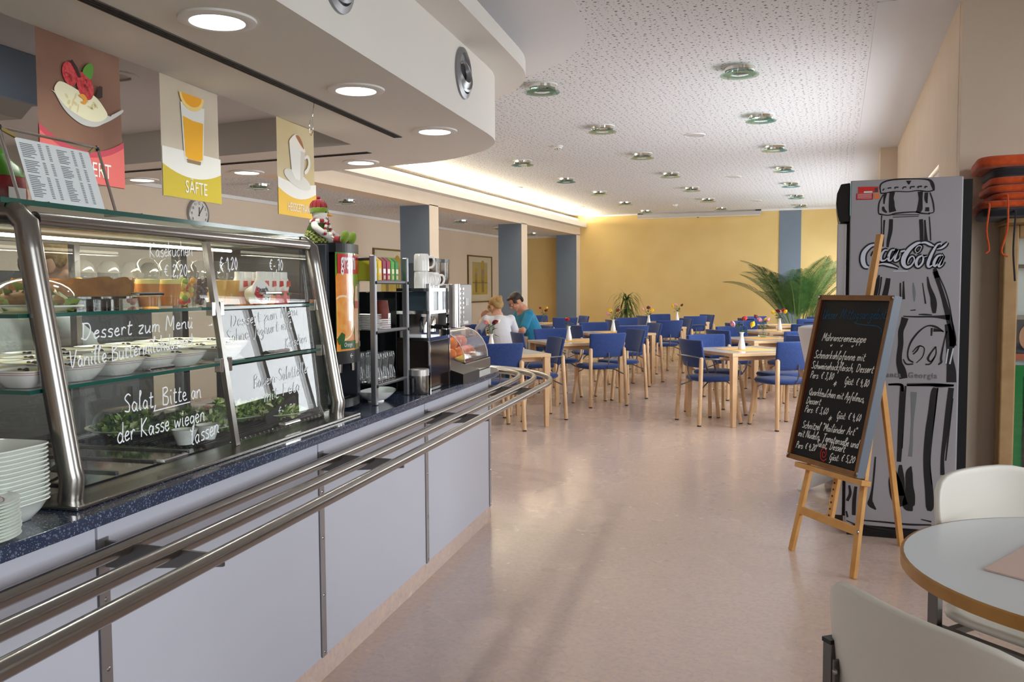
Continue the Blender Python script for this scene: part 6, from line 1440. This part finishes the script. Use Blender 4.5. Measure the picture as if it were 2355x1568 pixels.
def spectacles(t,H,R):
    g_ = mat('dark spectacle frame',(60,54,52),.3,.5)
    for s in (-1,1):
        MB().tube([H(s*.031+cos(q*pi/8)*.019,.100,.002+sin(q*pi/8)*.014) for q in range(16)],.0018,6,closed=True).build('spectacle_rim', g_, t, True); MB().tube([H(s*.050,.100,.004),H(s*.078,.0,.004)],.0018,6).build('spectacle_arm', g_, t)
    MB().tube([H(-.012,.102,.004),H(.012,.102,.004)],.0018,6).build('spectacle_bridge', g_, t)
person('person in turquoise blue work tunic and spectacles bent over a meal', loc, rz, W2, dict(skin=(198,142,116),top=(30,122,158),leg=(36,110,144),shoe=(210,210,206),hair=(52,36,26),hair2=(34,24,18)), hair_short, spectacles)
W3 = dict(pel=(0,-.06,.95),abd=(0,.04,1.07),chest=(0,.22,1.20),neck0=(0,.36,1.33),head=(.03,.46,1.458),hf=(.58,.78,-.24),shL=(-.18,.28,1.27),shR=(.18,.27,1.27),elL=(-.24,.46,1.06),wrL=(-.10,.70,1.06),hnL=(0,0,-1),elR=(.23,.50,1.07),wrR=(.25,.78,1.12),hnR=(0,0,-1),curl=.4,
     hipL=(-.10,-.06,.90),hipR=(.10,-.06,.90),knL=(-.10,-.02,.50),knR=(.10,-.02,.50),anL=(-.10,-.08,.09),anR=(.10,-.08,.09))
person('person in a pale kitchen shirt leaning forward behind the glass case', lw(-1.30,-.22,0), KA, W3, dict(skin=(204,146,116),top=(206,216,208),leg=(70,74,80),shoe=(220,220,216),hair=(64,46,34),hair2=(44,30,22),sleeve=.6), hair_short)
# things on the diners' table
TX, TY = -4.44, 10.95
def dn(dx, dy): return (TX+cos(TA)*dx-sin(TA)*dy, TY+sin(TA)*dx+cos(TA)*dy, TH+.0008)
for i, (dx, dy, lb, food) in enumerate(((.02,-.26,'white dinner plate with green vegetables in front of the diner in white',(96,130,50)),(.26,.03,'white dinner plate with a meal in front of the diner in turquoise',(190,140,80)),(-.24,.0,'white plate of leftovers on the far left of the diners table',(170,150,110)))):
    t = thing('dinner_plate', lb, 'plate', dn(dx,dy), 0, 'plates on the diners table')
    MB().lathe([(.07,0),(.085,.004),(.125,.018),(.127,.021),(.09,.009),(0,.006)],30).build('plate', M_PLATE, t, True); MB().ball((0,0,.012),(.06,.05,.018),12,6).build('food', mat('food %d' % i,food,.7,noise=(40,(210,190,140))), t, True)
for i, (dx, dy, lb) in enumerate(((-.05,.22,'white soup bowl at the far end of the diners table'),(-.20,.28,'small white dessert bowl beside the soup bowl'),(.27,-.27,'white serving bowl at the right corner of the diners table'))):
    t = thing('bowl', lb, 'bowl', dn(dx,dy), 0, 'bowls on the diners table'); MB().lathe([(.035,0),(.06,.03),(.068,.05),(.064,.05),(.04,.012),(0,.008)],24).build('bowl_body', M_PLATE, t, True); MB().lathe([(.058,.038),(0,.04)],18).build('contents', mat('bowl food',(220,200,150),.5), t)
for i, (dx, dy, lb) in enumerate(((.12,.22,'clear drinking glass near the diner in turquoise'),(-.12,-.22,'clear drinking glass near the diner in white'))):
    t = thing('drinking_glass', lb, 'glass', dn(dx,dy), 0, 'glasses on the diners table'); MB().lathe([(.026,0),(.032,.11)],18,caps=False).build('wall', M_TUMB, t, True); MB().lathe([(.026,.002),(.029,.07),(0,.07)],16).build('drink', mat('apple spritzer',(206,170,90),.2), t, True)
t = thing('ketchup_bottle','small dark red sauce bottle on the diners table','bottle',dn(-.30,-.16),0); MB().lathe([(.022,0),(.026,.01),(.026,.10),(.012,.14),(.012,.16)],18).build('bottle', mat('dark red sauce',(120,20,22),.25), t, True); MB().lathe([(.014,.16),(.014,.18),(0,.182)],14).build('cap', M_TRIM, t, True)
vase((TX-.30,TY-.05,TH+.0008),'white vase with crimson and pink roses among the diners dishes',['crimson','pink'],'white',21)
# ------------------------------------------------------------ plush snowman on the juice dispenser
sn = thing('snowman_plush', 'plush snowman in red and green knitwear sitting on the juice dispenser', 'plush toy', lw(-.25,.535,WT+.6555), KA+rad(-85))
sn.scale = (.78,.78,.78)
# local: facing +y, sits at the origin
M_FLC = mat('white fleece', (236,232,224), .95, sheen=.6, bump=(160,.5,.003)); M_RK = mat('red knit', (150,26,34), .95, sheen=.4, bump=(130,.6,.003)); M_GK = mat('green fleece', (120,148,44), .95, sheen=.5, bump=(150,.5,.003)); M_DG = mat('dark green knit',(70,92,36),.95,bump=(120,.6,.003))
def plaid():
    m = mat('green plaid cloth', (60,74,30), .9); nt = m.node_tree; p = nt.nodes['Principled BSDF']; tc = nt.nodes.new('ShaderNodeTexCoord'); ck = nt.nodes.new('ShaderNodeTexChecker'); ck.inputs['Scale'].default_value = 70
    ck.inputs['Color1'].default_value = lin((52,66,28)); ck.inputs['Color2'].default_value = lin((150,156,80)); nt.links.new(tc.outputs['Object'], ck.inputs['Vector']); nt.links.new(ck.outputs['Color'], p.inputs['Base Color']); return m
MB().ball((0,0,.062),(.062,.058,.066),22,14).build('body', M_DG, sn, True)
MB().lathe([(.050,.085),(.070,.055),(.088,.015),(.086,.002),(.0,.001)],26).build('plaid_skirt', plaid(), sn, True)
MB().ball((0,.012,.150),(.042,.040,.040),22,14).build('head', M_FLC, sn, True)
MB().lathe([(.046,.160),(.048,.172),(.045,.186),(.042,.187)],24,c=(0,.006,0)).build('hat_band', M_GK, sn, True)
MB().lathe([(.043,.184),(.040,.205),(.028,.222),(.012,.230),(0,.231)],24,c=(0,.004,0)).build('hat', M_RK, sn, True)
for i in range(12): a = i*pi/6; MB().tube([(cos(a)*.0435,.004+sin(a)*.0435,.187),(cos(a)*.040,.004+sin(a)*.040,.206),(cos(a)*.027,.004+sin(a)*.027,.223)],.003,6).build('hat_rib', M_RK, sn, True)
MB().ball((0,.004,.238),.011,10,8).build('pompom', M_RK, sn, True)
MB().tube([(0,.048,.150),(0,.066,.148),(0,.080,.144)],.006,8,rs=[.007,.005,.001]).build('carrot_nose', mat('orange felt nose',(232,140,40),.9), sn, True)
for s in (-1,1): MB().ball((s*.016,.049,.164),(.004,.003,.005),8,6).build('eye', M_BLACKM, sn, True); MB().tube([(s*.010,.047,.174),(s*.022,.045,.176)],.0012,5).build('eyebrow', M_BLACKM, sn)
MB().tube([(-.018,.049,.140),(-.008,.052,.132),(.004,.0525,.130),(.016,.050,.137)],.0013,6).build('smile', M_BLACKM, sn)
for i in range(14):
    a0_ = 2*pi*i/14; a1_ = 2*pi*(i+1)/14; MB().tube([(cos(a0_)*.044,.006+sin(a0_)*.042,.117+.004*sin(a0_)),(cos((a0_+a1_)/2)*.045,.006+sin((a0_+a1_)/2)*.043,.117),(cos(a1_)*.044,.006+sin(a1_)*.042,.117+.004*sin(a1_))],.011,8).build('scarf_ring', M_RK if i % 2 else M_FLC, sn, True)
for s, tilt in ((-.012,0),(.022,.02)):
    for i in range(5): MB().obox((s+tilt*i*.9,.052+.010*i*.55,.105-.014*i),(.022,.010,.015),Matrix.Rotation(-.35,3,'X')).build('scarf_end', M_FLC if i % 2 else M_RK, sn, bevel=.003)
for s in (-1,1):
    MB().tube(catmull([(s*.050,.0,.100),(s*.078,.020,.080),(s*.070,.055,.052),(s*.050,.070,.042)],5),.018,12).build('arm', M_FLC, sn, True); MB().ball((s*.046,.076,.040),.021,12,8).build('mitten', M_FLC, sn, True)
    for k in (-1,0,1): MB().tube([(s*.046+k*.008,.090,.038),(s*.046+k*.014,.106,.030)],.0035,5).build('yarn_fringe', M_FLC, sn)
    MB().tube([(s*.030,.05,.022),(s*.045,.115,.020)],.016,12).build('leg', M_FLC, sn, True); MB().tube([(s*.044,.108,.020),(s*.052,.140,.020)],.020,12).build('sock', M_RK, sn, True)
    MB().ball((s*.056,.160,.032),(.021,.022,.036),14,10,Matrix.Rotation(rad(-20),3,'X')).build('boot', M_GK, sn, True)
# ------------------------------------------------------------ plants
M_DRL = mat('long dark green leaf', (46,72,26), .5, noise=(8,(74,100,38))); M_TRUNK = mat('plant trunk', (120,96,66), .8, bump=(40,.6,.01)); M_POT = mat('grey planter', (150,148,144), .5)
t = thing('dracaena', 'potted plant with long drooping strap leaves before the yellow wall', 'plant', (-4.29,18.75,0))
MB().lathe([(.15,0),(.17,.02),(.20,.34),(.205,.36),(.185,.36),(.18,.32),(0,.31)],28).build('pot', M_POT, t, True); MB().tube([(0,0,.30),(.01,0,.6),(0,.01,.95),(0,0,1.12)],.03,10,rs=[.035,.03,.026,.02]).build('trunk', M_TRUNK, t, True)
r = random.Random(8)
for i in range(110):
    a = r.uniform(0,6.28); z0 = r.uniform(.80,1.14); el = r.uniform(.2,1.35) if z0 > .95 else r.uniform(0,.7); L_ = r.uniform(.40,.62); p = Vector((0,0,z0)); d = Vector((cos(a)*cos(el),sin(a)*cos(el),sin(el))); side = Vector((-sin(a),cos(a),0)); vs = []; fs = []; N = 8
    for k in range(N+1):
        w = .012*(1-(k/N)**1.6)+.001; vs += [p-side*w, p+side*w]; d = (d+Vector((0,0,-.30-.10*k*.3))).normalized(); p = p+d*(L_/N)
    for k in range(N): fs.append((2*k,2*k+1,2*k+3,2*k+2))
    MB()._add(vs,fs).build('leaf', M_DRL, t, True)
M_PALM = mat('palm leaflet', (40,78,30), .5, noise=(6,(64,104,40))); M_RACH = mat('palm stalk', (110,130,56), .5)
t = thing('areca_palm', 'large feathery palm with arching fronds at the blue wall stripe', 'plant', (-.70,17.55,0))
MB().lathe([(.20,0),(.22,.02),(.27,.40),(.275,.43),(.25,.43),(.24,.38),(0,.37)],28).build('pot', M_POT, t, True)
for i in range(26):
    a = 2*pi*i/26*1.618*2+r.uniform(-.2,.2); el = r.uniform(.85,1.5); L_ = r.uniform(1.3,1.95); p = Vector((cos(a)*.07,sin(a)*.07,.38)); d = Vector((cos(a)*cos(el),sin(a)*cos(el),sin(el))); N = 16; P = [p]; D = [d]; bend = r.uniform(.025,.065)
    for k in range(N): d = (d+Vector((cos(a)*bend*.55,sin(a)*bend*.55,-bend*(.35+k*.08)))).normalized(); p = p+d*(L_/N); P.append(p); D.append(d)
    f_ = MB().tube(P,.006,6,rs=[.011*(1-k/(N+2)) for k in range(N+1)]).build('frond_stalk', M_RACH, t, True); b = MB()
    for k in range(5*4,N*4):
        q = k/4; k0 = int(q); fr_k = q-k0; c = P[k0].lerp(P[min(k0+1,N)],fr_k); dd_ = D[k0]; sd = dd_.cross(Vector((0,0,1)))
        if sd.length < 1e-3: continue
        sd.normalize(); up = sd.cross(dd_); tt = (q-5)/(N-5); l = .36*sin(pi*min(1,.22+.75*tt))**.8*L_/1.4
        for s in (-1,1):
            e = (dd_*.75+sd*s*.85+up*.18).normalized(); e2 = (e+Vector((0,0,-.45))).normalized(); m1 = c+e*l*.55; m2 = m1+e2*l*.5; wv = (dd_-e*dd_.dot(e)).normalized()*.0065
            b._add([c-wv*.4,c+wv*.4,m1+wv,m1-wv,m2],[(0,1,2,3),(3,2,4)])
    o = b.build('leaflets', M_PALM, f_); o['kind'] = 'stuff'
# ------------------------------------------------------------ outside and window dressing of the near bay (seen mirrored in the case glass)
M_CURT = mat('white curtain', (238,240,246), .8)
for i, (y0, y1) in enumerate(((-1.95,-1.55),(.75,1.15),(2.0,2.3),(4.85,5.05),(-5.95,-5.6))):
    t = tag(MB().grid(lambda u,v: (2.53+.03*sin(u*22),y0+(y1-y0)*u,.35+2.40*v),26,3).build('curtain', M_CURT, None, True), 'white curtain at the window bay beside the camera, %s from the back wall' % ordn([1,2,3,4,0][i]), 'curtain', 'curtains beside the camera')
bk = struct(MB().box(2.585,1.25,0,2.60,1.90,CEIL).build('brick_pier', mat('mortar',(186,176,164),.9)))
M_BR = mat('red brick',(168,84,68),.85,noise=(9,(146,66,54)),bump=(60,.4,.004)); bm_ = MB().box(0,0,0,.012,.205,.062).mesh('brick', M_BR)
for j in range(38):
    for i in range(3):
        y = 1.262+i*.2175+(.0 if j % 2 else -.0)
        o = bpy.data.objects.new('brick', bm_); COL.objects.link(o); o.location = (2.573,y+(.10 if (j % 2 and i < 2) else 0),.03+j*.076); o.parent = bk
M_BARK = mat('bark',(92,78,64),.9)
def bare_tree(loc, label, seed, h):
    t = thing('bare_tree', label, 'tree', loc); r = random.Random(seed)
    MB().tube([(0,0,0),(.05,.03,h*.3),(.02,-.05,h*.6),(.08,.02,h)],.12,10,rs=[.14,.11,.08,.03]).build('trunk', M_BARK, t, True); b = MB()
    def br(p, d, l, rr, k):
        q = p+d*l; b.tube([p,(p+q)/2+Vector((r.uniform(-.05,.05),r.uniform(-.05,.05),.03)),q],rr,5,rs=[rr,rr*.8,rr*.6])
        if k:
            for i in range(3): br(p+d*l*r.uniform(.5,1),(d+Vector((r.uniform(-.8,.8),r.uniform(-.8,.8),r.uniform(-.1,.7)))).normalized(),l*.62,rr*.55,k-1)
    for i in range(9): a = r.uniform(0,6.28); br(Vector((.03,0,h*r.uniform(.3,.95))),Vector((cos(a),sin(a),r.uniform(.2,.8))).normalized(),h*.28,.035,3)
    b.build('branches', M_BARK, t)['kind'] = 'stuff'
bare_tree((5.6,3.2,-.3),'bare tree outside the near window, closest to the dining hall',3,4.2); bare_tree((6.4,.2,-.3),'bare tree outside the near window, closest to the back wall',5,4.6); bare_tree((6.2,4.9,-.3),'bare tree outside the near window, partly behind the brick pier',9,4.4)
bare_tree((5.2,4.1,-.3),'bare slender tree outside the near window opposite the glass case',15,3.6)
t = thing('hedge','dark evergreen hedge added outside to darken the case glass reflection','hedge',(6.9,1.3,-.3)); b = MB(); r = random.Random(4)  # unseen hedge added so the mirrored window looks darker
for i in range(2600):
    c = Vector((r.uniform(-.4,.4),r.uniform(-4.6,4.6),r.uniform(.05,1.0))); d = Vector((r.uniform(-1,1),r.uniform(-1,1),r.uniform(-.3,1))).normalized()*.16; x = d.orthogonal().normalized()*.07; b._add([c,c+d*.5+x,c+d,c+d*.5-x],[(0,1,2,3)])
b.build('hedge_leaves', mat('hedge green',(44,58,36),.8), t)['kind'] = 'stuff'
MB().box(-.25,-4.5,0,.25,4.5,.95).build('hedge_core', mat('hedge core',(30,38,26),.9), t)
gr = tag(MB().box(2.9,-9,-.42,14,8.5,-.30).build('lawn', mat('winter grass',(96,108,66),.9,noise=(6,(120,124,80)))), 'winter lawn outside the windows', 'lawn'); gr['kind'] = 'structure'
